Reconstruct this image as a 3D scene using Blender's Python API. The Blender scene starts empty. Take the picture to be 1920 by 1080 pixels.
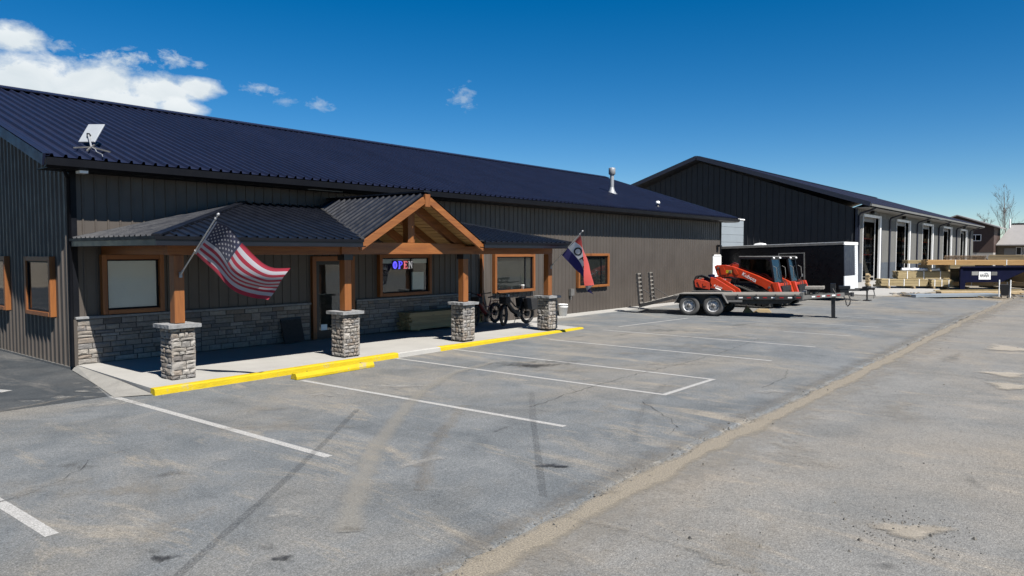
import bpy, math, random
from mathutils import Vector, Matrix, noise
V = Vector
random.seed(7)
SC = bpy.context.scene
COL = SC.collection
R = math.radians

# ------------------------------------------------------------------ camera, sky, sun, exposure
cam_d = bpy.data.cameras.new('camera')
cam = bpy.data.objects.new('camera', cam_d)
COL.objects.link(cam)
cam.location = (0, 0, 2.5)
cam.rotation_euler = (R(90 - 2.78), 0, R(39.65 - 90))
cam_d.sensor_width = 36
cam_d.lens = 36 * 1360 / 1920
cam_d.clip_start = 0.1
cam_d.clip_end = 6000
SC.camera = cam

SUN = V((0.27, 1.0, -1.31)).normalized()          # direction the light travels
sun_d = bpy.data.lights.new('sun', 'SUN')
sun_d.energy = 5.0
sun_d.angle = R(0.53)
sun_d.color = (1.0, 0.955, 0.89)
sun = bpy.data.objects.new('sun', sun_d)
COL.objects.link(sun)
sun.rotation_euler = SUN.to_track_quat('-Z', 'Y').to_euler()

SC.view_settings.view_transform = 'Standard'
SC.view_settings.look = 'None'
SC.view_settings.exposure = 1.05
SC.view_settings.gamma = 1
SC.view_settings.use_curve_mapping = False
SC.cycles.diffuse_bounces = 1

CLOUDS = [  # azimuth (deg from +X), elevation, half width, half height, density
    (72.8, 11.1, 3.9, 1.95, 1.0), (77.5, 11.0, 4.5, 2.1, 1.0), (69.5, 11.2, 4.1, 1.95, 1.0), (65.3, 11.2, 3.2, 1.45, 1.0), (63.0, 11.65, 2.1, 1.0, 1.0),
    (67.6, 10.1, 4.2, 1.5, 1.0), (64.3, 10.2, 2.2, 0.95, 1.0), (68.0, 12.8, 1.9, 0.75, 0.75), (66.9, 13.2, 1.2, 0.5, 0.7),
    (73.8, 13.6, 2.1, 1.0, 1.0), (71.4, 13.4, 0.95, 0.42, 0.55), (64.4, 13.4, 1.25, 0.6, 0.6), (62.7, 13.2, 0.65, 0.28, 0.5),
    (58.6, 11.9, 1.4, 0.45, 0.5), (54.3, 11.0, 1.1, 0.45, 0.4), (56.8, 11.1, 0.9, 0.33, 0.3), (43.5, 11.9, 1.0, 1.0, 0.42), (67.3, 13.8, 0.6, 0.22, 0.4)]


def build_world():
    w = bpy.data.worlds.new('World')
    SC.world = w
    w.use_nodes = True
    nt = w.node_tree
    nt.nodes.clear()
    N, L = nt.nodes, nt.links

    def math_(op, a, b=None, c=None, clamp=False):
        n = N.new('ShaderNodeMath')
        n.operation = op
        n.use_clamp = clamp
        for i, x in enumerate((a, b, c)):
            if x is None:
                continue
            if isinstance(x, (int, float)):
                n.inputs[i].default_value = x
            else:
                L.new(x, n.inputs[i])
        return n.outputs[0]
    out = N.new('ShaderNodeOutputWorld')
    bg = N.new('ShaderNodeBackground')
    bg.inputs['Strength'].default_value = 0.05
    sky = N.new('ShaderNodeTexSky')
    sky.sky_type = 'NISHITA'
    sky.sun_disc = False
    sky.sun_elevation = math.asin(-SUN.z)
    sky.sun_rotation = math.atan2(-SUN.x, -SUN.y)
    sky.altitude = 2200
    sky.air_density = 1.0
    sky.dust_density = 0.15
    sky.ozone_density = 2.2
    hs = N.new('ShaderNodeHueSaturation')
    hs.inputs['Saturation'].default_value = 1.47
    hs.inputs['Value'].default_value = 1.0
    L.new(sky.outputs[0], hs.inputs['Color'])
    tc = N.new('ShaderNodeTexCoord')
    sep = N.new('ShaderNodeSeparateXYZ')
    L.new(tc.outputs['Generated'], sep.inputs[0])
    az = math_('MULTIPLY', math_('ARCTAN2', sep.outputs[1], sep.outputs[0]), 180 / math.pi)
    el = math_('MULTIPLY', math_('ARCSINE', sep.outputs[2]), 180 / math.pi)
    comb = N.new('ShaderNodeCombineXYZ')
    L.new(az, comb.inputs[0])
    L.new(math_('MULTIPLY', el, 1.6), comb.inputs[1])

    def noise_(scale, detail, rough, dist=0.0):
        n = N.new('ShaderNodeTexNoise')
        n.inputs['Scale'].default_value = scale
        n.inputs['Detail'].default_value = detail
        n.inputs['Roughness'].default_value = rough
        n.inputs['Distortion'].default_value = dist
        L.new(comb.outputs[0], n.inputs['Vector'])
        return n.outputs['Fac']
    n1 = noise_(0.42, 9, 0.62, 0.25)
    n2 = noise_(0.33, 4, 0.5, 0.4)
    n3 = noise_(1.15, 8, 0.68, 0.3)
    tot = None
    top = None
    for (a0, e0, ra, re, d) in CLOUDS:
        dx = math_('DIVIDE', math_('SUBTRACT', az, a0), ra)
        dy = math_('DIVIDE', math_('SUBTRACT', el, e0), re)
        r = math_('SQRT', math_('ADD', math_('MULTIPLY', dx, dx), math_('MULTIPLY', dy, dy)))
        f = math_('SUBTRACT', 1.0, r)
        k = math_('ADD', f, math_('MULTIPLY', math_('SUBTRACT', n1 if d > 0.9 else n3, 0.5), 1.35 if d > 0.9 else 3.4))
        k = math_('MULTIPLY', math_('MULTIPLY', k, 1.9 if d > 0.9 else 1.0, clamp=True), d)
        tot = k if tot is None else math_('MAXIMUM', tot, k)
        lit = math_('ADD', math_('MULTIPLY', dy, 0.35), 0.5)
        lit = math_('MULTIPLY', lit, k)
        top = lit if top is None else math_('MAXIMUM', top, lit)
    shade = math_('ADD', math_('MULTIPLY', top, 0.5), math_('MULTIPLY', n2, 0.62))
    cr = N.new('ShaderNodeValToRGB')
    e = cr.color_ramp.elements
    e[0].position = 0.3
    e[0].color = (5.7, 6.6, 7.2, 1)
    e[1].position = 0.78
    e[1].color = (8.6, 9.0, 9.2, 1)
    L.new(shade, cr.inputs[0])
    mix = N.new('ShaderNodeMixRGB')
    L.new(tot, mix.inputs[0])
    L.new(hs.outputs[0], mix.inputs[1])
    L.new(cr.outputs[0], mix.inputs[2])
    L.new(mix.outputs[0], bg.inputs['Color'])
    L.new(bg.outputs[0], out.inputs[0])


build_world()


# ------------------------------------------------------------------ materials
ALB = 0.54      # base colours below are written for exposure 0; this brings them to real-world values


def al(c):
    return tuple(x * ALB for x in c)


class NT:
    def __init__(s, name):
        s.m = bpy.data.materials.new(name)
        s.m.use_nodes = True
        s.t = s.m.node_tree
        s.N, s.L = s.t.nodes, s.t.links
        s.p = s.N['Principled BSDF']
        s.out = s.N['Material Output']
        s.tc = s.N.new('ShaderNodeTexCoord')

    def math(s, op, a, b=None, clamp=False):
        n = s.N.new('ShaderNodeMath')
        n.operation = op
        n.use_clamp = clamp
        for i, x in enumerate((a, b)):
            if x is None:
                continue
            if isinstance(x, (int, float)):
                n.inputs[i].default_value = x
            else:
                s.L.new(x, n.inputs[i])
        return n.outputs[0]

    def vec(s, scale=(1, 1, 1), rnd=False):
        mp = s.N.new('ShaderNodeMapping')
        mp.inputs['Scale'].default_value = scale
        s.L.new(s.tc.outputs['Object'], mp.inputs[0])
        if rnd:
            oi = s.N.new('ShaderNodeObjectInfo')
            c = s.N.new('ShaderNodeCombineXYZ')
            r = s.math('MULTIPLY', oi.outputs['Random'], 37.0)
            for i in range(3):
                s.L.new(r, c.inputs[i])
            s.L.new(c.outputs[0], mp.inputs['Location'])
        return mp.outputs[0]

    def noise(s, scale, detail=5, rough=0.6, v=None, dist=0):
        n = s.N.new('ShaderNodeTexNoise')
        n.inputs['Scale'].default_value = scale
        n.inputs['Detail'].default_value = detail
        n.inputs['Roughness'].default_value = rough
        n.inputs['Distortion'].default_value = dist
        s.L.new(v if v is not None else s.tc.outputs['Object'], n.inputs['Vector'])
        return n.outputs['Fac']

    def ramp(s, f, stops):
        r = s.N.new('ShaderNodeValToRGB')
        el = r.color_ramp.elements
        while len(el) < len(stops):
            el.new(0.5)
        for e, (p, c) in zip(el, stops):
            e.position = p
            e.color = (c, c, c, 1) if isinstance(c, (int, float)) else (*c, 1)
        s.L.new(f, r.inputs[0])
        return r.outputs[0]

    def mix(s, f, a, b, mode='MIX'):
        n = s.N.new('ShaderNodeMixRGB')
        n.blend_type = mode
        for i, x in enumerate((f, a, b)):
            if isinstance(x, (int, float)):
                n.inputs[i].default_value = x if i == 0 else (x, x, x, 1)
            elif isinstance(x, tuple):
                n.inputs[i].default_value = (*x, 1)
            else:
                s.L.new(x, n.inputs[i])
        return n.outputs[0]

    def bump(s, h, dist, strength=1.0):
        b = s.N.new('ShaderNodeBump')
        b.inputs['Distance'].default_value = dist
        b.inputs['Strength'].default_value = strength
        s.L.new(h, b.inputs['Height'])
        s.L.new(b.outputs[0], s.p.inputs['Normal'])

    def rand(s, col, amt):
        oi = s.N.new('ShaderNodeObjectInfo')
        h = s.N.new('ShaderNodeHueSaturation')
        s.L.new(s.math('ADD', s.math('MULTIPLY', oi.outputs['Random'], 2 * amt), 1 - amt), h.inputs['Value'])
        s.L.new(col, h.inputs['Color'])
        return h.outputs[0]


def mat(name, col, rough=0.6, metal=0.0, vs=3.0, va=0.12, bs=0, bd=0, rnd=0, stretch=(1, 1, 1), spec=0.5, coat=0, fine=0):
    n = NT(name)
    v = n.vec(stretch, rnd=rnd > 0)
    if metal < 0.4:
        col = al(col)
    a = tuple(c * (1 - va) for c in col)
    b = tuple(min(1, c * (1 + va)) for c in col)
    c = n.ramp(n.noise(vs, 6, 0.65, v), [(0.3, a), (0.7, b)])
    if fine:
        f = n.noise(60, 2, 0.5)
        c = n.mix(fine, c, n.ramp(f, [(0.35, 0.25), (0.65, 1.0)]), 'MULTIPLY')
    if rnd:
        c = n.rand(c, rnd)
    n.L.new(c, n.p.inputs['Base Color'])
    n.L.new(n.ramp(n.noise(vs * 1.7 + 1, 4, 0.6, v), [(0.3, max(0.02, rough - 0.08)), (0.7, min(1, rough + 0.1))]), n.p.inputs['Roughness'])
    n.p.inputs['Metallic'].default_value = metal
    n.p.inputs['Specular IOR Level'].default_value = spec
    n.p.inputs['Coat Weight'].default_value = coat
    if bs:
        n.bump(n.noise(bs, 6, 0.65, v), bd)
    return n.m


def wood_mat(name, axis, c1, c2, rough=0.55, rnd=0.12, sc=9):
    n = NT(name)
    c1, c2 = al(c1), al(c2)
    st = [1, 1, 1]
    st['xyz'.index(axis)] = 0.07
    v = n.vec(tuple(st), rnd=True)
    g = n.noise(sc, 6, 0.62, v, 1.2)
    g2 = n.noise(sc * 6, 3, 0.6, v)
    c = n.ramp(n.math('ADD', n.math('MULTIPLY', g, 0.75), n.math('MULTIPLY', g2, 0.25)), [(0.33, c1), (0.66, c2)])
    k = n.noise(2.6, 2, 0.5, n.vec((1, 1, 1), True))
    c = n.mix(n.ramp(k, [(0.68, 0.0), (0.75, 0.55)]), c, tuple(x * 0.45 for x in c1))
    c = n.rand(c, rnd)
    n.L.new(c, n.p.inputs['Base Color'])
    n.p.inputs['Roughness'].default_value = rough
    n.bump(g2, 0.004)
    return n.m


def stone_mat(name):
    n = NT(name)
    oi = n.N.new('ShaderNodeObjectInfo')
    base = n.ramp(oi.outputs['Random'], [(0.0, (0.095, 0.085, 0.08)), (0.15, (0.215, 0.20, 0.18)), (0.32, (0.165, 0.135, 0.11)), (0.48, (0.255, 0.24, 0.215)),
                                        (0.62, (0.125, 0.12, 0.12)), (0.76, (0.29, 0.27, 0.245)), (0.88, (0.20, 0.165, 0.135)), (1.0, (0.235, 0.225, 0.21))])
    v = n.N.new('ShaderNodeNewGeometry').outputs['Position']
    f = n.noise(14, 7, 0.68, v)
    c = n.mix(0.8, base, n.ramp(f, [(0.3, 0.62), (0.68, 1.12)]), 'MULTIPLY')
    c = n.mix(n.ramp(n.noise(5, 4, 0.6, v), [(0.55, 0), (0.75, 0.35)]), c, (0.20, 0.15, 0.10))
    n.L.new(c, n.p.inputs['Base Color'])
    n.p.inputs['Roughness'].default_value = 0.9
    n.bump(n.noise(45, 6, 0.7, v), 0.012)
    return n.m


def asphalt_mat(name, dark, light, tan, tan_amt, speck, blotch=0.35):
    n = NT(name)
    dark, light, tan = al(dark), al(light), al(tan)
    big = n.noise(0.16, 8, 0.66, n.vec((1, 1.3, 1)), 0.6)
    mid = n.noise(0.9, 9, 0.74, None, 0.3)
    strk = n.noise(0.55, 9, 0.76, n.vec((2.2, 0.6, 1)), 0.5)
    c = n.ramp(mid, [(0.30, dark), (0.70, light)])
    c = n.mix(n.ramp(big, [(0.44, 0.0), (0.72, tan_amt)]), c, tan)
    c = n.mix(n.ramp(strk, [(0.54, 0.0), (0.68, tan_amt)]), c, tuple(x * 1.2 for x in tan))
    c = n.mix(n.ramp(n.noise(2.3, 8, 0.75, None, 0.5), [(0.30, blotch), (0.46, 0.0)]), c, tuple(x * 0.6 for x in dark))
    c = n.mix(n.ramp(n.noise(0.37, 8, 0.72, n.vec((1.7, 0.8, 1)), 0.8), [(0.30, 0.5), (0.48, 0.0)]), c, tuple(x * 0.72 for x in dark))
    s1 = n.noise(75, 2, 0.6)
    s2 = n.noise(27, 4, 0.75)
    c = n.mix(speck, c, n.ramp(s1, [(0.28, 0.15), (0.5, 1.0), (0.74, 2.1)]), 'MULTIPLY')
    c = n.mix(speck, c, n.ramp(s2, [(0.30, 0.35), (0.5, 1.0), (0.7, 1.6)]), 'MULTIPLY')
    n.L.new(c, n.p.inputs['Base Color'])
    n.p.inputs['Roughness'].default_value = 0.9
    n.p.inputs['Specular IOR Level'].default_value = 0.2
    n.bump(n.math('ADD', n.math('MULTIPLY', n.noise(42, 4, 0.75), 0.6), n.math('MULTIPLY', mid, 0.8)), 0.02, 1.0)
    return n.m


def decal_mat(name, col, k=2.0, na=1.2, ns=3.0, amax=1.0, grain=0.0, rough=0.9):
    n = NT(name)
    at = n.N.new('ShaderNodeAttribute')
    at.attribute_name = 'fall'
    col = al(col)
    nz = n.noise(ns, 8, 0.72, n.N.new('ShaderNodeNewGeometry').outputs['Position'])
    a = n.math('ADD', n.math('MULTIPLY', at.outputs['Fac'], k), n.math('MULTIPLY', n.math('SUBTRACT', nz, 0.5), na * 2))
    a = n.math('SUBTRACT', a, 0.35, clamp=True)
    # nothing may show where the shape itself ends
    a = n.math('MULTIPLY', a, n.math('MULTIPLY', at.outputs['Fac'], 6.0, clamp=True))
    if grain:
        g = n.noise(60, 3, 0.7, n.N.new('ShaderNodeNewGeometry').outputs['Position'])
        a = n.math('MULTIPLY', a, n.math('SUBTRACT', 1.0, n.math('MULTIPLY', n.ramp(g, [(0.42, 1.0), (0.6, 0.0)]), grain)))
    a = n.math('MULTIPLY', a, amax)
    pn = n.noise(70, 3, 0.7, n.N.new('ShaderNodeNewGeometry').outputs['Position'])
    c = n.mix(1.0, col, n.ramp(pn, [(0.3, 0.6), (0.7, 1.25)]), 'MULTIPLY')
    n.L.new(c, n.p.inputs['Base Color'])
    n.p.inputs['Roughness'].default_value = rough
    tr = n.N.new('ShaderNodeBsdfTransparent')
    mx = n.N.new('ShaderNodeMixShader')
    n.L.new(a, mx.inputs[0])
    n.L.new(tr.outputs[0], mx.inputs[1])
    n.L.new(n.p.outputs[0], mx.inputs[2])
    n.L.new(mx.outputs[0], n.out.inputs[0])
    return n.m


def glass_mat(name, tint, gloss_rough=0.02, ior=1.5, lift=0.0):
    n = NT(name)
    tr = n.N.new('ShaderNodeBsdfTransparent')
    tr.inputs[0].default_value = (*tint, 1)
    gl = n.N.new('ShaderNodeBsdfGlossy')
    gl.inputs['Roughness'].default_value = gloss_rough
    gl.inputs['Color'].default_value = (0.95, 0.97, 1, 1)
    ge = n.N.new('ShaderNodeNewGeometry')
    dt = n.N.new('ShaderNodeVectorMath')
    dt.operation = 'DOT_PRODUCT'
    n.L.new(ge.outputs['Incoming'], dt.inputs[0])
    n.L.new(ge.outputs['Normal'], dt.inputs[1])
    f0 = ((ior - 1) / (ior + 1)) ** 2
    k = n.math('POWER', n.math('SUBTRACT', 1.0, n.math('ABSOLUTE', dt.outputs['Value']), clamp=True), 5.0)
    fres = n.math('ADD', f0, n.math('MULTIPLY', k, 1 - f0))
    b = n.N.new('ShaderNodeBump')
    b.inputs['Distance'].default_value = 0.02
    b.inputs['Strength'].default_value = 0.15
    n.L.new(n.noise(1.3, 2, 0.5), b.inputs['Height'])
    n.L.new(b.outputs[0], gl.inputs['Normal'])
    mx = n.N.new('ShaderNodeMixShader')
    n.L.new(n.math('ADD', fres, lift, clamp=True), mx.inputs[0])
    n.L.new(tr.outputs[0], mx.inputs[1])
    n.L.new(gl.outputs[0], mx.inputs[2])
    n.L.new(mx.outputs[0], n.out.inputs[0])
    n.N.remove(n.p)
    return n.m


def cloth_mat(name, col, trans=0.35):
    n = NT(name)
    col = al(col)
    f = n.noise(160, 2, 0.5)
    c = n.mix(0.25, col, n.ramp(f, [(0.35, 0.6), (0.65, 1.0)]), 'MULTIPLY')
    n.L.new(c, n.p.inputs['Base Color'])
    n.p.inputs['Roughness'].default_value = 0.75
    n.p.inputs['Sheen Weight'].default_value = 0.2
    t = n.N.new('ShaderNodeBsdfTranslucent')
    n.L.new(c, t.inputs[0])
    mx = n.N.new('ShaderNodeMixShader')
    mx.inputs[0].default_value = trans
    n.L.new(n.p.outputs[0], mx.inputs[1])
    n.L.new(t.outputs[0], mx.inputs[2])
    n.L.new(mx.outputs[0], n.out.inputs[0])
    return n.m


def glow_mat(name, col, st):
    n = NT(name)
    n.p.inputs['Base Color'].default_value = (0.6, 0.6, 0.6, 1)
    n.p.inputs['Emission Color'].default_value = (*col, 1)
    f = n.noise(90, 2, 0.5)
    n.L.new(n.math('MULTIPLY', n.ramp(f, [(0.35, 0.4), (0.6, 1.0)]), st), n.p.inputs['Emission Strength'])
    return n.m


M = {}
M['roof'] = mat('navy_roof_metal', (0.018, 0.023, 0.053), 0.42, 0.0, vs=1.2, va=0.12, bs=2.5, bd=0.004, rnd=0.08, spec=0.2)
M['porch_roof'] = mat('black_roof_metal', (0.009, 0.011, 0.018), 0.36, 0.0, vs=1.6, va=0.2, bs=2.5, bd=0.004, rnd=0.12, spec=0.42)
M['trim'] = mat('black_trim', (0.008, 0.009, 0.013), 0.5, 0.0, vs=2, va=0.15, spec=0.15)
M['siding'] = mat('taupe_siding', (0.112, 0.095, 0.081), 0.5, 0.0, vs=0.6, va=0.13, bs=3, bd=0.002, rnd=0.035, spec=0.4)
M['siding_dark'] = mat('charcoal_siding', (0.022, 0.024, 0.030), 0.5, 0.0, vs=0.9, va=0.1, bs=3, bd=0.002, rnd=0.05, spec=0.4)
M['siding2'] = mat('grey_siding', (0.225, 0.222, 0.208), 0.5, 0.0, vs=0.9, va=0.06, rnd=0.03, spec=0.35)
M['wains2'] = mat('slate_blue_wainscot', (0.115, 0.135, 0.16), 0.5, vs=0.9, va=0.08, rnd=0.03)
M['navy_trim'] = mat('navy_trim', (0.022, 0.027, 0.05), 0.45, vs=2, va=0.1)
M['white'] = mat('white_paint', (1.3, 1.3, 1.28), 0.45, vs=2, va=0.04)
M['soffit2'] = mat('pale_soffit', (0.36, 0.355, 0.34), 0.6, vs=1.5, va=0.06)
M['pale'] = mat('pale_blue_panel', (0.36, 0.41, 0.45), 0.45, vs=1, va=0.05, rnd=0.03)
for ax in 'xyz':
    M['cedar_' + ax] = wood_mat('cedar_timber_' + ax, ax, (0.22, 0.070, 0.016), (0.41, 0.148, 0.032), 0.55, 0.08)
    M['pine_' + ax] = wood_mat('pine_' + ax, ax, (0.42, 0.30, 0.155), (0.60, 0.46, 0.26), 0.65, 0.16, 7)
    M['treated_' + ax] = wood_mat('treated_lumber_' + ax, ax, (0.42, 0.315, 0.15), (0.64, 0.50, 0.26), 0.7, 0.16, 7)
    M['ceil_' + ax] = wood_mat('pine_ceiling_' + ax, ax, (0.52, 0.29, 0.10), (0.68, 0.42, 0.17), 0.5, 0.12, 7)
    M['deck_' + ax] = wood_mat('weathered_deck_' + ax, ax, (0.21, 0.195, 0.17), (0.38, 0.355, 0.31), 0.85, 0.15, 7)
M['stone'] = stone_mat('ledge_stone')
M['mortar'] = mat('dark_mortar', (0.085, 0.08, 0.075), 0.95, vs=20, va=0.3, bs=40, bd=0.006)
M['cap'] = mat('cut_stone_cap', (0.33, 0.335, 0.34), 0.85, vs=9, va=0.25, bs=30, bd=0.01, rnd=0.05)
M['concrete'] = mat('pale_concrete', (0.545, 0.53, 0.495), 0.9, vs=0.8, va=0.10, bs=30, bd=0.006, fine=0.16)
M['concrete_old'] = mat('weathered_concrete', (0.40, 0.385, 0.35), 0.92, vs=1.6, va=0.2, bs=30, bd=0.008, fine=0.25)
M['yellow'] = mat('yellow_kerb_paint', (0.80, 0.57, 0.012), 0.6, vs=4, va=0.10, bs=35, bd=0.006, fine=0.12)
def worn_paint(name, col, under):
    n = NT(name)
    col, under = al(col), al(under)
    c = n.ramp(n.noise(5, 6, 0.7), [(0.3, tuple(x * .86 for x in col)), (0.7, col)])
    w = n.math('ADD', n.math('MULTIPLY', n.noise(2.2, 4, 0.6), 0.6), n.math('MULTIPLY', n.noise(22, 7, 0.78), 0.5))
    c = n.mix(n.ramp(w, [(0.62, 0.0), (0.69, 0.7)]), c, under)
    c = n.mix(n.ramp(n.noise(3.3, 8, 0.8, n.vec((0.5, 1, 3))), [(0.56, 0.0), (0.7, 0.4)]), c, (0.05, 0.045, 0.03))
    n.L.new(c, n.p.inputs['Base Color'])
    n.p.inputs['Roughness'].default_value = 0.7
    n.p.inputs['Specular IOR Level'].default_value = 0.25
    n.bump(n.noise(30, 6, 0.75), 0.012)
    return n.m


M['yellow'] = worn_paint('worn_yellow_kerb_paint', (0.82, 0.60, 0.014), (0.42, 0.40, 0.35))
M['asphalt'] = asphalt_mat('lot_asphalt', (0.148, 0.165, 0.178), (0.275, 0.286, 0.29), (0.35, 0.31, 0.25), 0.85, 0.55)
M['asphalt_dark'] = asphalt_mat('dark_drive_asphalt', (0.052, 0.060, 0.068), (0.10, 0.11, 0.118), (0.24, 0.225, 0.205), 0.45, 0.4)
M['asphalt_old'] = asphalt_mat('old_road_asphalt', (0.215, 0.219, 0.215), (0.325, 0.318, 0.30), (0.37, 0.32, 0.255), 0.75, 0.42, 0.2)
M['dirt'] = asphalt_mat('tan_dirt', (0.27, 0.225, 0.165), (0.38, 0.325, 0.245), (0.45, 0.40, 0.32), 0.5, 0.35, 0.2)
M['sand'] = decal_mat('loose_sand', (0.43, 0.375, 0.29), 2.2, 1.9, 1.3, 0.92, 0.4)
M['sand_pale'] = decal_mat('pale_pothole_sand', (0.56, 0.50, 0.41), 2.6, 1.4, 2.5, 0.92, 0.3)
M['sand_thin'] = decal_mat('thin_sand_film', (0.40, 0.36, 0.30), 1.2, 2.6, 3.2, 0.5, 0.75)
M['dust'] = decal_mat('pale_dust', (0.52, 0.50, 0.46), 1.3, 2.8, 4.5, 0.7, 0.7)
M['oil'] = decal_mat('oil_stain', (0.035, 0.034, 0.034), 1.7, 2.2, 7.0, 0.8, 0.35, 0.6)
M['oil_thin'] = decal_mat('faint_oil', (0.10, 0.098, 0.092), 1.2, 2.2, 4.0, 0.45, 0.5)
M['seal'] = decal_mat('crack_sealer', (0.10, 0.105, 0.11), 2.2, 1.7, 2.5, 0.36, 0.85, 0.7)
M['crack'] = decal_mat('crack', (0.07, 0.07, 0.07), 1.8, 2.0, 5.5, 0.5, 0.35)
M['tyre_mark'] = decal_mat('tyre_mark', (0.13, 0.135, 0.145), 1.3, 1.6, 1.6, 0.24, 0.8)
M['sand_track'] = decal_mat('tyre_track_dust', (0.46, 0.43, 0.37), 1.8, 1.2, 2.4, 0.5, 0.45)
M['line'] = decal_mat('worn_white_paint', (0.70, 0.69, 0.66), 6.0, 1.4, 2.2, 0.92, 0.30, 0.7)
M['line_faint'] = decal_mat('faded_white_paint', (0.62, 0.61, 0.58), 3.0, 1.8, 1.2, 0.62, 0.55, 0.7)
M['gravel'] = mat('gravel_stone', (0.24, 0.22, 0.19), 0.9, vs=4, va=0.45, fine=0.3)
M['gravel_dark'] = mat('dark_asphalt_crumb', (0.085, 0.085, 0.085), 0.95, vs=4, va=0.45, fine=0.3)
M['glass'] = glass_mat('window_glass', (0.78, 0.82, 0.82), 0.02, 1.5, 0.03)
M['glass_dark'] = glass_mat('dark_tinted_glass', (0.20, 0.23, 0.26), 0.03, 1.5, 0.04)
M['glass_black'] = glass_mat('black_tinted_glass', (0.06, 0.07, 0.08), 0.04, 1.5, 0.01)
M['glass_cab'] = glass_mat('blue_cab_glass', (0.16, 0.26, 0.34), 0.05, 1.28, 0.02)
M['interior'] = mat('dark_backing', (0.035, 0.033, 0.03), 0.9, vs=1, va=0.3)  # near-black colour; behind glass it paints the dark of an unlit room
M['blind'] = mat('white_blind', (1.42, 1.48, 1.44), 0.7, vs=2, va=0.04)
M['black'] = mat('black_enamel', (0.014, 0.014, 0.016), 0.38, vs=6, va=0.3, spec=0.5)
M['black_soft'] = mat('black_rubber', (0.018, 0.018, 0.019), 0.75, vs=10, va=0.3, bs=40, bd=0.002)
M['tyre'] = mat('tyre_rubber', (0.030, 0.030, 0.031), 0.8, vs=8, va=0.3, bs=60, bd=0.002)
M['tyre_dusty'] = mat('dusty_tyre_rubber', (0.10, 0.098, 0.095), 0.9, vs=6, va=0.3, bs=60, bd=0.002)
M['rim'] = mat('silver_wheel', (0.72, 0.72, 0.72), 0.45, 0.3, vs=5, va=0.15)
M['hub'] = mat('hub_grey', (0.16, 0.15, 0.14), 0.5, 0.6, vs=9, va=0.3)
M['steel_dark'] = mat('charcoal_steel', (0.055, 0.053, 0.052), 0.55, 0.2, vs=4, va=0.35, bs=25, bd=0.002)
M['steel_grey'] = mat('dusty_grey_steel', (0.20, 0.195, 0.185), 0.6, 0.15, vs=4, va=0.3, bs=25, bd=0.002)
M['alu'] = mat('brushed_aluminium', (1.05, 1.08, 1.10), 0.5, 0.1, vs=3, va=0.08)
M['galv'] = mat('galvanised_flue', (0.46, 0.48, 0.50), 0.45, 0.3, vs=7, va=0.12)
M['orange'] = mat('orange_machine_paint', (0.72, 0.062, 0.013), 0.35, vs=4, va=0.10, spec=0.5, coat=0.25)
M['orange_dusty'] = mat('dusty_orange_paint', (0.62, 0.055, 0.018), 0.5, vs=6, va=0.22)
M['track'] = mat('dusty_track_rubber', (0.105, 0.10, 0.092), 0.9, vs=6, va=0.35, bs=30, bd=0.004)
M['lettering'] = mat('white_lettering', (1.3, 1.3, 1.28), 0.5, va=0.03)
M['lettering_dark'] = mat('dark_lettering', (0.03, 0.03, 0.035), 0.5, va=0.03)
M['red'] = mat('red_reflector', (0.42, 0.02, 0.02), 0.35, vs=5, va=0.2)
M['bike_red'] = mat('red_bike_paint', (0.20, 0.025, 0.02), 0.35, vs=5, va=0.2, coat=0.4)
M['trailer_black'] = mat('black_trailer_skin', (0.006, 0.006, 0.008), 0.30, vs=1.5, va=0.2, bs=0.7, bd=0.003, spec=0.25)
M['trailer_navy'] = mat('dark_blue_nose_skin', (0.018, 0.023, 0.045), 0.4, vs=1.5, va=0.15)
M['navy'] = mat('navy_steel', (0.006, 0.008, 0.034), 0.6, vs=2.0, va=0.2, spec=0.08)
M['bucket'] = mat('white_plastic', (1.35, 1.35, 1.32), 0.5, vs=6, va=0.04)
M['plastic'] = mat('wrapped_white_plastic', (1.1, 1.12, 1.14), 0.35, vs=7, va=0.12, bs=9, bd=0.02)
M['flag_red'] = cloth_mat('flag_red_cloth', (0.50, 0.014, 0.05), 0.28)
M['flag_white'] = cloth_mat('flag_white_cloth', (0.62, 0.60, 0.65), 0.28)
M['flag_blue'] = cloth_mat('flag_blue_cloth', (0.012, 0.017, 0.065), 0.1)
M['open_red'] = cloth_mat('open_flag_red', (0.74, 0.09, 0.075), 0.3)
M['open_white'] = cloth_mat('open_flag_white', (1.2, 1.2, 1.2), 0.55)
M['open_blue'] = cloth_mat('open_flag_blue', (0.03, 0.03, 0.22), 0.4)
M['pole'] = mat('white_flagpole', (0.70, 0.70, 0.70), 0.35, 0.3, vs=5, va=0.06)
M['led_blue'] = glow_mat('blue_led', (0.05, 0.03, 1.0), 0.8)
M['led_red'] = glow_mat('red_led', (1.0, 0.10, 0.13), 0.4)
M['led_white'] = glow_mat('pale_led', (0.75, 0.72, 0.75), 0.2)
M['dish'] = mat('white_dish_shell', (0.42, 0.45, 0.48), 0.35, vs=3, va=0.04)
M['brown'] = mat('brown_house_siding', (0.085, 0.05, 0.04), 0.7, vs=2, va=0.15)
M['stucco'] = mat('pale_stucco', (0.52, 0.49, 0.45), 0.85, vs=2, va=0.08)
M['lodge_roof'] = mat('pale_lodge_roof', (0.42, 0.40, 0.385), 0.55, vs=0.8, va=0.07)
M['lodge_wall'] = mat('tan_lodge_wall', (0.25, 0.21, 0.16), 0.8, vs=2, va=0.12)
M['bark'] = mat('bare_bark', (0.17, 0.15, 0.14), 0.9, vs=4, va=0.25)
M['needle'] = mat('spruce_needles', (0.035, 0.055, 0.040), 0.8, vs=2, va=0.35)
M['log'] = mat('firewood_end', (0.33, 0.22, 0.13), 0.85, vs=9, va=0.5, rnd=0.3)
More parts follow.
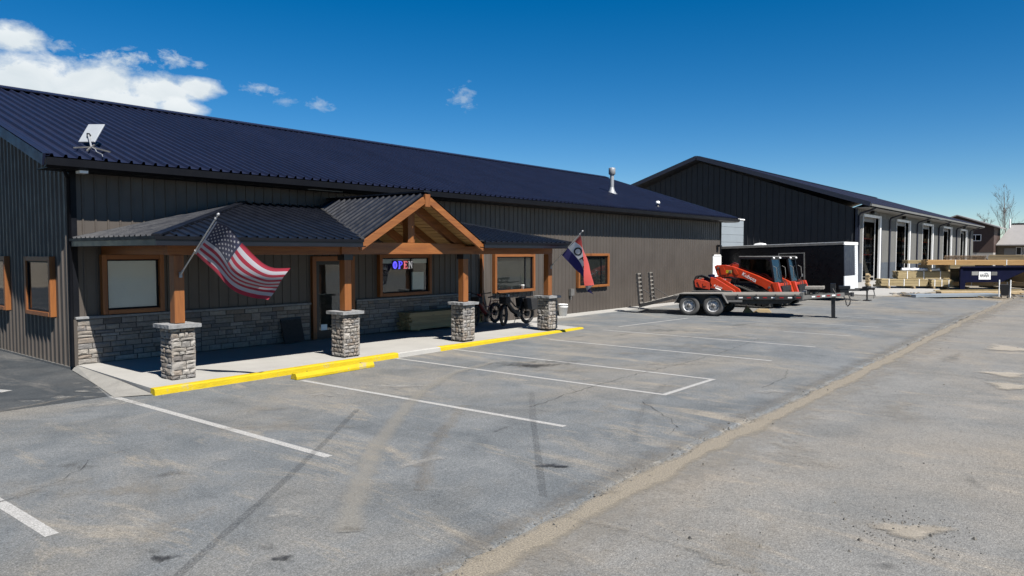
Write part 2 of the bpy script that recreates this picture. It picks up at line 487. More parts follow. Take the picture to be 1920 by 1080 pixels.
M['tarp'] = mat('dark_blue_tarp', (0.03, 0.037, 0.055), 0.5, vs=3, va=0.4, bs=6, bd=0.05)
M['soil'] = mat('potting_mix', (0.03, 0.05, 0.02), 0.9)


# ------------------------------------------------------------------ mesh building
class MB:
    def __init__(s):
        s.v, s.f, s.m, s.sm = [], [], [], []

    def add(s, vs, fs, mi=0, smooth=False):
        o = len(s.v)
        s.v += [V(p) for p in vs]
        s.f += [tuple(i + o for i in f) for f in fs]
        s.m += [mi] * len(fs)
        s.sm += [smooth] * len(fs)
        return s

    def box(s, x0, x1, y0, y1, z0, z1, mi=0, mtx=None, ch=0.0):
        if ch:
            c = ch
            vs = []
            for (X, Y, Z, a) in [(x0, y0, z0, 0)]:
                pass
            def ring(z, ins):
                return [(x0 + ins, y0 + ins, z), (x1 - ins, y0 + ins, z), (x1 - ins, y1 - ins, z), (x0 + ins, y1 - ins, z)]
            vs = ring(z0, c) + ring(z0 + c, 0) + ring(z1 - c, 0) + ring(z1, c)
            fs = [(3, 2, 1, 0), (12, 13, 14, 15)]
            for r in range(3):
                for i in range(4):
                    j = (i + 1) % 4
                    fs.append((r * 4 + i, r * 4 + j, r * 4 + 4 + j, r * 4 + 4 + i))
        else:
            vs = [(x0, y0, z0), (x1, y0, z0), (x1, y1, z0), (x0, y1, z0), (x0, y0, z1), (x1, y0, z1), (x1, y1, z1), (x0, y1, z1)]
            fs = [(3, 2, 1, 0), (4, 5, 6, 7), (0, 1, 5, 4), (1, 2, 6, 5), (2, 3, 7, 6), (3, 0, 4, 7)]
        if mtx:
            vs = [mtx @ V(p) for p in vs]
        return s.add(vs, fs, mi)

    def bar(s, p0, p1, w, h, up=(0, 0, 1), mi=0, ch=0.0):
        """box along p0-p1, w across, h along up"""
        p0, p1 = V(p0), V(p1)
        d = p1 - p0
        ln = d.length
        d.normalize()
        u = V(up)
        sd = d.cross(u)
        if sd.length < 1e-5:
            u = V((1, 0, 0))
            sd = d.cross(u)
        sd.normalize()
        u = sd.cross(d)
        m = Matrix(((d.x, sd.x, u.x, p0.x), (d.y, sd.y, u.y, p0.y), (d.z, sd.z, u.z, p0.z), (0, 0, 0, 1)))
        return s.box(0, ln, -w / 2, w / 2, -h / 2, h / 2, mi, m, ch)

    def cyl(s, p0, p1, r0, r1=None, n=12, mi=0, caps=True, smooth=True):
        r1 = r0 if r1 is None else r1
        p0, p1 = V(p0), V(p1)
        d = (p1 - p0).normalized()
        a = d.orthogonal().normalized()
        b = d.cross(a)
        vs = []
        for p, r in ((p0, r0), (p1, r1)):
            for i in range(n):
                t = 2 * math.pi * i / n
                vs.append(p + (a * math.cos(t) + b * math.sin(t)) * r)
        fs = [(i, (i + 1) % n, n + (i + 1) % n, n + i) for i in range(n)]
        s.add(vs, fs, mi, smooth)
        if caps:
            s.add(vs[:n], [tuple(range(n - 1, -1, -1))], mi)
            s.add(vs[n:], [tuple(range(n))], mi)
        return s

    def tube(s, pts, r, n=8, mi=0, closed=False, caps=True):
        pts = [V(p) for p in pts]
        rs = r if isinstance(r, (list, tuple)) else [r] * len(pts)
        vs = []
        up = None
        k = len(pts)
        for i, p in enumerate(pts):
            if closed:
                d = pts[(i + 1) % k] - pts[i - 1]
            else:
                d = pts[min(i + 1, k - 1)] - pts[max(i - 1, 0)]
            d.normalize()
            if up is None:
                up = d.orthogonal().normalized()
            a = (up - d * up.dot(d))
            a = a.normalized() if a.length > 1e-6 else d.orthogonal().normalized()
            up = a
            b = d.cross(a)
            for j in range(n):
                t = 2 * math.pi * j / n
                vs.append(p + (a * math.cos(t) + b * math.sin(t)) * rs[i])
        fs = []
        for i in range(k if closed else k - 1):
            q = (i + 1) % k
            for j in range(n):
                jj = (j + 1) % n
                fs.append((i * n + j, i * n + jj, q * n + jj, q * n + j))
        s.add(vs, fs, mi, True)
        if not closed and caps:
            s.add(vs[:n], [tuple(range(n - 1, -1, -1))], mi)
            s.add(vs[-n:], [tuple(range(n))], mi)
        return s

    def lathe(s, prof, c, axis=(0, 0, 1), n=20, mi=0, smooth=True):
        d = V(axis).normalized()
        a = d.orthogonal().normalized()
        b = d.cross(a)
        c = V(c)
        vs = []
        for (r, h) in prof:
            for i in range(n):
                t = 2 * math.pi * i / n
                vs.append(c + d * h + (a * math.cos(t) + b * math.sin(t)) * r)
        fs = []
        for k in range(len(prof) - 1):
            for i in range(n):
                j = (i + 1) % n
                fs.append((k * n + i, k * n + j, k * n + n + j, k * n + n + i))
        return s.add(vs, fs, mi, smooth)

    def prism(s, poly, d, mi=0):
        """poly: 3D points in order, d: extrude vector"""
        poly = [V(p) for p in poly]
        d = V(d)
        n = len(poly)
        vs = poly + [p + d for p in poly]
        fs = [tuple(range(n - 1, -1, -1)), tuple(range(n, 2 * n))]
        fs += [(i, (i + 1) % n, n + (i + 1) % n, n + i) for i in range(n)]
        return s.add(vs, fs, mi)

    def mesh(s, name, mats, inv=None):
        me = bpy.data.meshes.new(name)
        vs = [inv @ p for p in s.v] if inv else s.v
        me.from_pydata([tuple(p) for p in vs], [], s.f)
        for m in (mats if isinstance(mats, (list, tuple)) else [mats]):
            me.materials.append(M[m] if isinstance(m, str) else m)
        me.polygons.foreach_set('material_index', s.m)
        me.polygons.foreach_set('use_smooth', s.sm)
        me.validate()
        me.update()
        return me

    def build(s, name, mats, parent=None, local=False, bevel=0, label=None):
        inv = None
        if parent is not None and not local:
            inv = ROOT[parent.name].inverted()
        me = s.mesh(name, mats, inv)
        o = link(name, me, parent)
        if bevel:
            b = o.modifiers.new('bevel', 'BEVEL')
            b.width = bevel
            b.segments = 2
            b.limit_method = 'ANGLE'
        if label:
            o['label'] = label
        return o


ROOT = {}


def link(name, data, parent=None):
    o = bpy.data.objects.new(name, data)
    COL.objects.link(o)
    if parent is not None:
        o.parent = parent
        ROOT[o.name] = ROOT[parent.name]
    else:
        ROOT[o.name] = Matrix.Identity(4)
    return o


def thing(name, label, cat, loc=(0, 0, 0), rot=(0, 0, 0), group=None, kind=None):
    o = link(name, None)
    o.location = loc
    o.rotation_euler = rot
    o.empty_display_size = 0.2
    ROOT[o.name] = Matrix.Translation(V(loc)) @ __import__('mathutils').Euler(rot).to_matrix().to_4x4()
    return tag(o, label, cat, group, kind)


def tag(o, label, cat, group=None, kind=None):
    o['label'] = label
    o['category'] = cat
    if group:
        o['group'] = group
    if kind:
        o['kind'] = kind
    return o


def copy_tree(o, parent=None):
    c = o.copy()
    COL.objects.link(c)
    if parent is not None:
        c.parent = parent
    for ch in o.children:
        copy_tree(ch, c)
    return c


def text(name, body, size, m, parent, loc, rot, ext=0.003, label=None, align='LEFT', shear=0.0, off=0.0):
    cu = bpy.data.curves.new(name, 'FONT')
    cu.body = body
    cu.size = size
    cu.extrude = ext
    cu.offset = off
    cu.shear = shear
    cu.align_x = align
    cu.resolution_u = 3
    cu.materials.append(M[m])
    tmp = bpy.data.objects.new('tmp', cu)
    COL.objects.link(tmp)
    dg = bpy.context.evaluated_depsgraph_get()
    me = bpy.data.meshes.new_from_object(tmp.evaluated_get(dg))
    bpy.data.objects.remove(tmp)
    me.name = name
    me.materials.clear()
    me.materials.append(M[m])
    o = link(name, me, parent)
    o.location = loc
    o.rotation_euler = rot
    if label:
        o['label'] = label
    return o


def lerp(a, b, t):
    return a + (b - a) * t


def interp(pts, x):
    if x <= pts[0][0]:
        return pts[0][1]
    for (a, b), (c, d) in zip(pts, pts[1:]):
        if x <= c:
            return b + (d - b) * (x - a) / (c - a)
    return pts[-1][1]


def catmull(pts, t):
    """pts: list of (t, Vector) """
    n = len(pts)
    i = 0
    while i < n - 2 and t > pts[i + 1][0]:
        i += 1
    t0, p1 = pts[i]
    t1, p2 = pts[i + 1]
    k = (t - t0) / (t1 - t0)
    p0 = pts[i - 1][1] if i > 0 else p1 * 2 - p2
    p3 = pts[i + 2][1] if i + 2 < n else p2 * 2 - p1
    return 0.5 * ((2 * p1) + (p2 - p0) * k + (2 * p0 - 5 * p1 + 4 * p2 - p3) * k * k + (3 * p1 - p0 - 3 * p2 + p3) * k ** 3)


def panels(parent, name, mats, poly, udir, normal, width=1.016, pitch=0.254, rh=0.028, rw=0.062, u_start=None):
    """metal sheets with ribs laid over a convex polygon, each sheet one part"""
    poly = [V(p) for p in poly]
    n = V(normal).normalized()
    u = V(udir).normalized()
    v = n.cross(u).normalized()
    o = poly[0]
    P = [((p - o).dot(u), (p - o).dot(v)) for p in poly]
    us = [p[0] for p in P]
    umin, umax = min(us), max(us)

    def rng(x):
        x = min(max(x, umin + 1e-5), umax - 1e-5)
        hit = []
        for (a, b), (c, d) in zip(P, P[1:] + P[:1]):
            if (a - x) * (c - x) <= 0 and abs(c - a) > 1e-9:
                hit.append(b + (d - b) * (x - a) / (c - a))
        return (min(hit), max(hit)) if hit else (0, 0)
    u0 = umin if u_start is None else u_start
    out = []
    while u0 < umax - 0.02:
        u1 = u0 + width
        a, b = max(u0, umin), min(u1, umax)
        prof = [(a, 0.0), (b, 0.0)]
        k = 0
        while True:
            c = u0 + pitch * (k + 0.5)
            k += 1
            if c > u1:
                break
            for du, h in ((-rw / 2, 0), (-rw / 4, rh), (rw / 4, rh), (rw / 2, 0)):
                if a < c + du < b:
                    prof.append((c + du, h))
        for x in us:
            if a < x < b:
                h = 0
                prof.append((x, h))
        prof = sorted(set(prof))
        mb = MB()
        vs = []
        for (x, h) in prof:
            v0, v1 = rng(x)
            vs.append(o + u * x + v * v0 + n * h)
            vs.append(o + u * x + v * v1 + n * h)
        fs = [(2 * i, 2 * i + 2, 2 * i + 3, 2 * i + 1) for i in range(len(prof) - 1)]
        mb.add(vs, fs)
        out.append(mb.build(name, mats, parent))
        u0 = u1
    return out


# ------------------------------------------------------------------ decals lying on the ground
DZ = [0.0]


def decal(name, m, parent, pts, width=None, z=0.004, closed_blob=None):
    DZ[0] = (DZ[0] + 0.00035) % 0.012
    zz = z + DZ[0]
    vs, fs, fall = [], [], []
    if closed_blob:
        cx, cy, rx, ry, rot = closed_blob
        n = 22
        vs.append((cx, cy, zz))
        fall.append(1.0)
        for r in (0.5, 1.0):
            for i in range(n):
                t = 2 * math.pi * i / n
                k = r * (1 + 0.25 * math.sin(3 * t + cx * 7) + 0.12 * math.sin(7 * t + cy * 5))
                x, y = rx * k * math.cos(t), ry * k * math.sin(t)
                vs.append((cx + x * math.cos(rot) - y * math.sin(rot), cy + x * math.sin(rot) + y * math.cos(rot), zz))
                fall.append(1 - r)
        for i in range(n):
            j = (i + 1) % n
            fs.append((0, 1 + i, 1 + j))
            fs.append((1 + i, 1 + n + i, 1 + n + j, 1 + j))
    else:
        P = []
        for (a, b) in zip(pts, pts[1:]):
            a, b = V(a), V(b)
            k = max(1, int((b - a).length / 0.6))
            for i in range(k):
                P.append(a.lerp(b, i / k))
        P.append(V(pts[-1]))
        for i, p in enumerate(P):
            d = (P[min(i + 1, len(P) - 1)] - P[max(i - 1, 0)])
            d = V((d[0], d[1], 0)).normalized()
            s = V((-d.y, d.x, 0))
            w = width(i / (len(P) - 1)) if callable(width) else width
            for k, fl in ((-0.5, 0), (-0.3, 1), (0.3, 1), (0.5, 0)) if name.endswith('line') or name.endswith('seal') else ((-0.5, 0), (0, 1), (0.5, 0)):
                q = V((p[0], p[1], zz)) + s * w * k
                vs.append(tuple(q))
                fall.append(fl)
        c = 4 if name.endswith('line') or name.endswith('seal') else 3
        for i in range(len(P) - 1):
            for k in range(c - 1):
                fs.append((i * c + k, i * c + k + 1, (i + 1) * c + k + 1, (i + 1) * c + k))
    me = bpy.data.meshes.new(name)
    me.from_pydata(vs, [], fs)
    me.materials.append(M[m])
    at = me.attributes.new('fall', 'FLOAT', 'POINT')
    at.data.foreach_set('value', fall)
    me.update()
    # keep the face upward
    if me.polygons and me.polygons[0].normal.z < 0:
        me.flip_normals()
    o = link(name, me, parent)
    return o


def sheet(name, m, x0, x1, y0, y1, z, label, cat='ground', thick=0.0):
    mb = MB()
    mb.add([(x0, y0, z), (x1, y0, z), (x1, y1, z), (x0, y1, z)], [(0, 1, 2, 3)])
    o = mb.build(name, m)
    return tag(o, label, cat, kind='structure')


# ------------------------------------------------------------------ ground
def build_ground():
    mb = MB()
    mb.add([(-1500, -2500, -0.06), (3500, -2500, -0.06), (3500, 2500, -0.06), (-1500, 2500, -0.06)], [(0, 1, 2, 3)])
    tag(mb.build('ground', 'dirt'), 'bare tan dirt ground stretching to the horizon', 'ground', kind='structure')
    road = sheet('road', 'asphalt_old', -60, 58, -40, 4.35, -0.028, 'old brown grey asphalt lane right of the sandy strip', 'road')
    # newer lot, with a broken edge a little above the old lane
    edge = [(-60, 3.6), (3, 3.86), (5.17, 3.97), (8, 4.08), (16, 4.12), (31.4, 4.31), (42.4, 4.33), (60, 4.4)]
    mb = MB()
    vs, fs = [], []
    x = -60.0
    k = 0
    while x <= 46.01:
        y = interp(edge, x) + 0.05 * noise.noise((x * 1.3, 0, 0)) + 0.07 * noise.noise((x * 4.3, 5, 0))
        vs += [(x, y + 0.02, -0.03), (x, y + 0.10, 0.0), (x, 17.2, 0.0)]
        if k:
            b = 3 * k
            fs += [(b - 3, b, b + 1, b - 2), (b - 2, b + 1, b + 2, b - 1)]
        k += 1
        x += 0.16 if -2 < x < 30 else 0.5
    mb.add(vs, fs)
    lot = mb.build('parking_lot', 'asphalt')
    tag(lot, 'newer blue grey asphalt parking lot with white stall lines', 'parking lot', kind='structure')
    drive = MB()
    drive.add([(-40, 13.4, 0.004), (4.0, 13.4, 0.004), (5.15, 13.4, 0.004), (5.5, 15.0, 0.004), (5.9, 17.0, 0.004), (5.95, 60, 0.004), (-40, 60, 0.004)], [(0, 1, 2, 3, 4, 5, 6)])
    drv = tag(drive.build('side_driveway', 'asphalt_dark'), 'dark fresh asphalt drive beside the left gable wall', 'driveway', kind='structure')
    # concrete yard in front of the far building
    ap = MB()
    ap.prism([(46.0, 10.6, -0.05), (49, 9.4, -0.05), (54, 9.0, -0.05), (60, 9.2, -0.05), (135, 9.6, -0.05), (135, 16.2, -0.05), (46, 16.2, -0.05)], (0, 0, 0.09))
    tag(ap.build('concrete_apron', 'concrete'), 'pale concrete apron in front of the far building doors', 'pavement', kind='structure')

    # stall lines
    def ln(a, b, m='line', w=0.105):
        return decal('parking_line', m, lot, [(a[0], a[1], 0), (b[0], b[1], 0)], w)
    ln((5.20, 13.35), (5.33, 7.33), w=0.125)
    ln((2.12, 13.2), (2.26, 7.16), w=0.125)
    ln((8.23, 12.15), (8.44, 6.01), w=0.115)
    ln((11.4, 13.02), (11.46, 6.05))
    ln((13.41, 13.13), (13.47, 5.99))
    ln((11.41, 6.02), (13.52, 6.02), w=0.11)
    ln((16.69, 12.43), (16.66, 6.01))
    ln((19.88, 12.64), (19.86, 6.01))
    ln((23.18, 12.8), (23.16, 8.6), 'line_faint')
    ln((23.16, 8.0), (23.15, 6.0))
    ln((26.5, 12.5), (26.49, 8.8), 'line_faint')
    ln((26.49, 8.8), (26.48, 6.0), 'line')
    ln((30.0, 8.0), (30.0, 5.98))
    ln((21.08, 12.79), (25.52, 12.43), w=0.11)
    ln((-1.0, 13.0), (-0.95, 7.0))
    # loose sand washed along the step between lot and lane
    e = [(x, interp(edge, x) - 0.12 + 0.05 * noise.noise((x * .6, 3, 1)) + .04 * noise.noise((x * 2.1, 9, 1)), 0) for x in [i * 0.4 for i in range(-24, 146)]]
    decal('sand_strip', 'sand', road, e, lambda t: 0.46 + .22 * noise.noise((t * 40, 0, 0)) + .14 * noise.noise((t * 130, 4, 0)), z=-0.022)
    e2 = [(x, y - 0.25, 0) for x, y, _ in e]
    decal('sand_film', 'sand_thin', road, e2, lambda t: 1.15 + .5 * noise.noise((t * 30, 7, 0)), z=-0.024)
    decal('sand_film', 'sand_thin', lot, [(x, y + .28, 0) for x, y, _ in e[:115]], lambda t: .5 + .3 * noise.noise((t * 50, 2, 0)))
    decal('dark_edge', 'tyre_mark', lot, [(x, y + 0.36, 0) for x, y, _ in e[:115]], lambda t: 0.5)
    decal('sand_film', 'sand_thin', road, [(30, 4.0, 0), (38, 3.9, 0), (46, 3.7, 0), (56, 3.4, 0)], lambda t: 0.8 + 2.6 * t, z=-0.023)
    # potholes full of sand in the lane
    A = -0.88
    for (x, y, a, b, r, m) in [(7.3, 1.34, .42, .2, A, 'sand_pale'), (7.34, 1.36, .62, .26, A, 'sand_thin'), (23.0, 2.0, .75, .9, A, 'sand_pale'), (18.05, 1.66, .5, .5, A, 'sand_pale'), (16.5, 1.4, .55, .5, A, 'sand_pale'),
                               (17.2, 1.5, .9, 1.1, A, 'sand_thin'), (5.9, 2.4, .8, .5, .2, 'sand_thin'), (9.2, 3.0, 1.2, .5, .4, 'sand_thin'), (13, 2.6, 1.4, .5, .2, 'sand_thin')]:
        decal('sand_patch', m, road, None, z=-0.022, closed_blob=(x, y, a, b, r))
    for (x, y, a, b, r, m) in [(6.32, 1.34, .16, .10, A, 'oil_thin'), (9.3, 1.1, .3, .12, .3, 'oil_thin'), (20, 2.9, 1.6, .25, 0, 'oil_thin')]:
        decal('oil_stain', m, road, None, z=-0.022, closed_blob=(x, y, a, b, r))
    decal('sand_film', 'sand_thin', road, [(5.59, 3.94, 0), (5.64, 3.46, 0), (5.66, 2.93, 0), (5.62, 2.53, 0), (5.5, 2.0, 0)], 0.2, z=-0.021)
    # tyre tracks, sealed cracks and stains on the lot
    trk = [(3.95, 5.19), (4.63, 5.94), (5.78, 7.04), (7.24, 8.25), (8.92, 9.51), (10.74, 10.48), (12.37, 10.8)]
    decal('sand_track', 'sand_track', lot, [(x, y, 0) for x, y in trk], lambda t: 0.44 - 0.12 * t)
    decal('sand_track', 'sand_thin', lot, [(5.18, 5.53, 0), (6.04, 6.35, 0), (7.91, 7.72, 0), (8.58, 8.13, 0)], 0.34)
    
    decal('tyre_mark', 'tyre_mark', lot, [(5.16, 5.55, 0), (5.7, 6.09, 0), (6.21, 6.53, 0), (7.4, 7.4, 0)], 0.3)
    decal('tyre_mark', 'tyre_mark', lot, [(8.31, 4.79, 0), (9.4, 5.37, 0), (10.89, 6.02, 0), (12.4, 6.5, 0)], 0.3)
    decal('crack_seal', 'seal', lot, [(1.7, 4.9, 0), (2.6, 5.52, 0), (3.42, 6.14, 0), (4.26, 6.78, 0), (5.54, 7.8, 0), (7.26, 9.22, 0)], lambda t: 0.10)
    decal('crack_seal', 'seal', lot, [(5.84, 4.42, 0), (7.09, 5.46, 0), (8.41, 6.56, 0)], 0.10)
    decal('crack_seal', 'tyre_mark', lot, [(8.41, 6.56, 0), (10.2, 8.0, 0)], 0.14)
    def crack(pts, w=0.035, seed=1, fork=True):
        rnd = random.Random(seed)
        P = []
        for (a, b) in zip(pts, pts[1:]):
            n = max(2, int(math.hypot(b[0] - a[0], b[1] - a[1]) / .16))
            for q in range(n):
                P.append((lerp(a[0], b[0], q / n) + rnd.gauss(0, .025), lerp(a[1], b[1], q / n) + rnd.gauss(0, .025), 0))
        P.append((*pts[-1], 0))
        decal('crack', 'crack', lot, P, lambda t: w * (1 - .5 * t) * rnd.uniform(.6, 1.4))
        if fork:
            for q in range(len(P) // 9):
                k = rnd.randrange(len(P))
                x, y, _ = P[k]
                a = rnd.uniform(0, 6.28)
                Q = [(x, y, 0)]
                for r in range(rnd.randint(3, 7)):
                    a += rnd.gauss(0, .35)
                    x, y = x + .11 * math.cos(a), y + .11 * math.sin(a)
                    Q.append((x, y, 0))
                decal('crack', 'crack', lot, Q, lambda t: w * .7 * (1 - .8 * t))
    crack([(9.09, 7.2), (10.69, 7.37), (12.78, 7.5), (14.98, 7.41), (17.5, 7.5), (21, 7.9)], .05, 1)
    crack([(10.61, 6.01), (10.11, 5.35), (9.35, 4.66)], .045, 2)
    crack([(13.2, 4.9), (14.6, 5.0), (15.6, 5.3)], .04, 3)
    crack([(2.0, 8.4), (2.9, 8.8), (3.4, 9.4), (4.3, 9.7)], .03, 4)
    crack([(8.9, 4.9), (8.6, 5.5), (8.8, 6.2)], .03, 5)
    stains = [(6.74, 5.0, .16, .07, A, 'oil'), (6.82, 4.86, .12, .03, A, 'oil'), (4.03, 5.24, .09, .05, A, 'oil'), (2.65, 5.89, .10, .06, A, 'oil'), (2.67, 6.09, .07, .05, A, 'oil_thin'),
              (3.27, 5.14, .09, .06, A, 'oil'), (3.33, 5.43, .10, .05, A, 'oil_thin'), (12.58, 9.81, .5, .25, A, 'oil'), (12.5, 10.4, .7, .3, A, 'oil_thin'), (13.4, 9.6, .5, .3, A, 'oil_thin'),
              (12.24, 6.32, .14, .10, A, 'oil_thin'), (3.79, 8.13, .22, .13, A, 'oil_thin'), (3.16, 9.38, .26, .13, A, 'oil_thin'), (21.05, 11.0, .9, .4, A, 'oil_thin'), (17.8, 12.2, .5, .1, 0, 'oil_thin'),
              (19.2, 11.5, .6, .12, 0, 'oil_thin'), (24.5, 9.9, .9, .2, -.2, 'oil_thin'), (7.8, 6.6, .2, .06, 0, 'oil_thin')]
    for (x, y, a, b, r, m) in stains:
        decal('oil_stain', m, lot, None, closed_blob=(x, y, a * 1.5, b * 1.5, r))
    dusts = [(4.42, 13.0, .30, .2, A, 'dust'), (4.87, 12.74, .38, .25, A, 'dust'), (5.3, 12.6, .4, .2, A, 'dust'), (6.33, 10.33, .55, .3, A, 'sand_thin'), (4.72, 10.49, .4, .3, A, 'sand_thin'), (3.25, 7.87, .6, .35, A, 'sand_thin'),
             (3.9, 5.98, .28, .14, A, 'dust'), (4.45, 8.21, .12, .06, A, 'dust'), (5.9, 6.3, .5, .13, -.2, 'dust'), (3.0, 6.6, .5, .2, .2, 'sand_thin'), (9.8, 6.2, .5, .2, .2, 'sand_thin'), (12.96, 4.64, .5, .2, A, 'dust'),
             (17.81, 8.66, .9, .7, A, 'sand_thin'), (20.5, 9.0, 1.6, .6, A, 'sand_thin'), (24.3, 8.0, 1.6, .8, A, 'sand_thin'), (15.6, 9.2, .9, .4, A, 'sand_thin'), (12.4, 9.0, .7, .3, A, 'sand_thin'), (28.6, 7.0, 1.1, .9, A, 'sand_thin'), (34.0, 6.2, 1.6, 1.2, A, 'sand_thin'),
             (14.7, 7.6, .9, .3, A, 'sand_thin'), (7.6, 10.6, .4, .15, A, 'dust'), (2.1, 10.6, .8, .25, A, 'sand_thin'), (5.8, 9.2, .9, .4, A, 'sand_thin'), (2.6, 8.8, .5, .3, A, 'sand_thin'), (9.0, 10.2, .6, .2, A, 'dust')]
    for (x, y, a, b, r, m) in dusts:
        decal('dust_patch', m, lot, None, closed_blob=(x, y, a * 1.3, b * 1.3, r))
    # spilled white specks and a seam on the dark drive
    for (x, y, a, b, r) in [(5.0, 14.23, .18, .09, -.88), (5.33, 14.4, .18, .08, -.88), (4.64, 13.92, .18, .09, -.88), (4.9, 13.6, .2, .08, -.88), (5.2, 13.9, .12, .05, -.88), (4.2, 13.9, .2, .06, -.88), (5.3, 15.2, .1, .05, -.88)]:
        decal('paint_drip', 'dust', drv, None, z=0.008, closed_blob=(x, y, a * 1.5, b * 1.5, r))
    decal('stall_line', 'line', drv, [(3.9, 15.9, 0), (4.17, 15.25, 0)], 0.22, z=0.009)
    decal('seam', 'sand_thin', drv, [(1.5, 13.2, 0), (3.53, 13.42, 0), (4.2, 13.6, 0), (4.87, 13.86, 0)], 0.18, z=0.009)
    # pebbles along the broken edge
    rnd = random.Random(3)
    mb = MB()
    for i in range(3000):
        t = rnd.random() ** 1.6
        x = 3 + 42 * t
        if rnd.random() < 0.74:
            y = interp(edge, x) + rnd.gauss(-0.01, 0.09)
        else:
            y = interp(edge, x) - abs(rnd.gauss(0, 1.4))
            if rnd.random() < 0.3:
                x, y = 7.32 + rnd.gauss(0, 0.30), 1.36 + rnd.gauss(0, 0.22)
        s = rnd.uniform(0.003, 0.009) * (1 + 1.4 * (rnd.random() < 0.10))
        z = -0.026 if y < interp(edge, x) + .03 else 0.0
        a = rnd.random() * 6
        vs = [(x + s * math.cos(a + k * 1.57) * rnd.uniform(.7, 1.3), y + s * math.sin(a + k * 1.57) * rnd.uniform(.7, 1.3), z) for k in range(4)]
        vs += [(x * .5 + p[0] * .5, y * .5 + p[1] * .5, z + s * rnd.uniform(.7, 1.2)) for p in vs]
        mb.add(vs, [(4, 5, 6, 7), (0, 1, 5, 4), (1, 2, 6, 5), (2, 3, 7, 6), (3, 0, 4, 7)], 1 if rnd.random() < .35 else 0)
    tag(mb.build('gravel', ['gravel', 'gravel_dark']), 'loose pebbles scattered along the broken asphalt edge', 'gravel', kind='stuff')


build_ground()


# ------------------------------------------------------------------ raised walk, kerb, wheel stop
def build_walk():
    t = thing('sidewalk', 'pale concrete walk under the porch with yellow kerb edge', 'sidewalk', (5.55, 12.85, 0), kind='structure')
    mb = MB()
    # slab: front edge 12.95 .. 13.5 slightly skewed like the kerb
    P = [(5.72, 12.98), (19.75, 13.42), (20.1, 15.2), (20.1, 17.0), (5.92, 17.0)]
    top = [(x, y, 0.11 if x < 19 else 0.045) for x, y in P]
    bot = [(x, y, -0.04) for x, y in P]
    n = len(P)
    mb.add(top + bot, [tuple(range(n))] + [(i, n + i, n + (i + 1) % n, (i + 1) % n) for i in range(n)])
    mb.build('slab', 'concrete', t)
    mb = MB()
    # strip of walk along the right part of the wall
    mb.box(20.1, 38.9, 16.22, 16.99, -0.04, 0.022)
    mb.build('wall_strip', 'concrete', t)
    mb = MB()
    mb.add([(5.17, 13.2, 0.012), (5.71, 12.90, 0.016), (5.715, 14.3, 0.104), (5.91, 16.98, 0.106), (5.80, 16.9, 0.020), (5.48, 14.9, 0.014)],
           [(0, 1, 2, 5), (5, 2, 3, 4)])
    mb.build('ramp', 'concrete_old', t)
    # kerb, painted in two lengths
    def kerb(x0, x1, m):
        k = MB()
        def fy(x):
            return 12.83 + (x - 5.75) * (13.32 - 12.83) / 14.0 + (0.02 if x > 19 else 0)
        def fz(x):
            return 0.118 if x < 12 else lerp(0.118, 0.05, (x - 12) / 7.8)
        steps = 8
        prev = None
        vs, fs = [], []
        for i in range(steps + 1):
            x = lerp(x0, x1, i / steps)
            y, z = fy(x), fz(x)
            vs += [(x, y, -0.03), (x, y + 0.012, z - 0.02), (x, y + 0.035, z), (x, y + 0.17, z + 0.002), (x, y + 0.17, -0.03)]
        for i in range(steps):
            for j in range(4):
                fs.append((i * 5 + j, i * 5 + 5 + j, i * 5 + 6 + j, i * 5 + 1 + j))
        e = steps * 5
        fs += [(4, 3, 2, 1, 0), (e, e + 1, e + 2, e + 3, e + 4)]
        k.add(vs, [tuple(reversed(f)) for f in fs])
        return k.build('kerb', m, t)
    kerb(5.70, 11.5, 'yellow')
    kerb(11.5, 12.95, 'concrete')
    kerb(12.95, 19.8, 'yellow')
    w = thing('wheel_stop', 'yellow concrete wheel stop lying against the yellow kerb', 'wheel stop', (9.2, 12.42, 0), (0, 0, R(3.0)))
    mb = MB()
    prof = [(-0.10, 0.0), (0.10, 0.0), (0.10, 0.055), (0.062, 0.125), (-0.062, 0.125), (-0.10, 0.055)]
    mb.prism([(-1.02, y, z) for y, z in prof], (2.04, 0, 0))
    mb.build('stop_body', 'yellow', w, local=True, bevel=0.012)
    mb = MB()
    for x in (-0.7, 0.7):
        mb.cyl((x, 0, 0.115), (x, 0, 0.131), 0.018, n=10)
    mb.build('anchor_pin', 'steel_dark', w, local=True)


build_walk()

# ------------------------------------------------------------------ store building
WY = 17.0
SX0, SX1 = 5.9, 38.85


def stone_meshes():
    out = []
    for k in range(8):
        rnd = random.Random(k + 20)
        n = 3
        vs, fs = [], []
        # unit block: x,z -0.5..0.5, front towards -y, depth 0..1
        for j in range(n + 1):
            for i in range(n + 1):
                ex = i in (0, n)
                ez = j in (0, n)
                x = -0.5 + i / n + (0 if ex else rnd.uniform(-.08, .08))
                z = -0.5 + j / n + (0 if ez else rnd.uniform(-.08, .08))
                d = rnd.uniform(-0.15, 0.35)
                if ex or ez:
                    d = rnd.uniform(0.25, 0.6)
                    x *= rnd.uniform(0.95, 0.995)
                    z *= rnd.uniform(0.93, 0.99)
                vs.append((x, d, z))
        for j in range(n):
            for i in range(n):
                a = j * (n + 1) + i
                fs.append((a, a + 1, a + n + 2, a + n + 1))
        rim = [i for i in range(n)] + [(i * (n + 1) + n) for i in range(n)] + [(n + 1) * n + n - i for i in range(n)] + [(n - i) * (n + 1) for i in range(n)]
        b = len(vs)
        for r in rim:
            vs.append((vs[r][0], 1.6, vs[r][2]))
        L = len(rim)
        for i in range(L):
            j = (i + 1) % L
            fs.append((rim[j], rim[i], b + i, b + j))
        me = bpy.data.meshes.new('stone')
        me.from_pydata(vs, [], fs)
        me.materials.append(M['stone'])
        me.update()
        out.append(me)
    return out


STONES = stone_meshes()


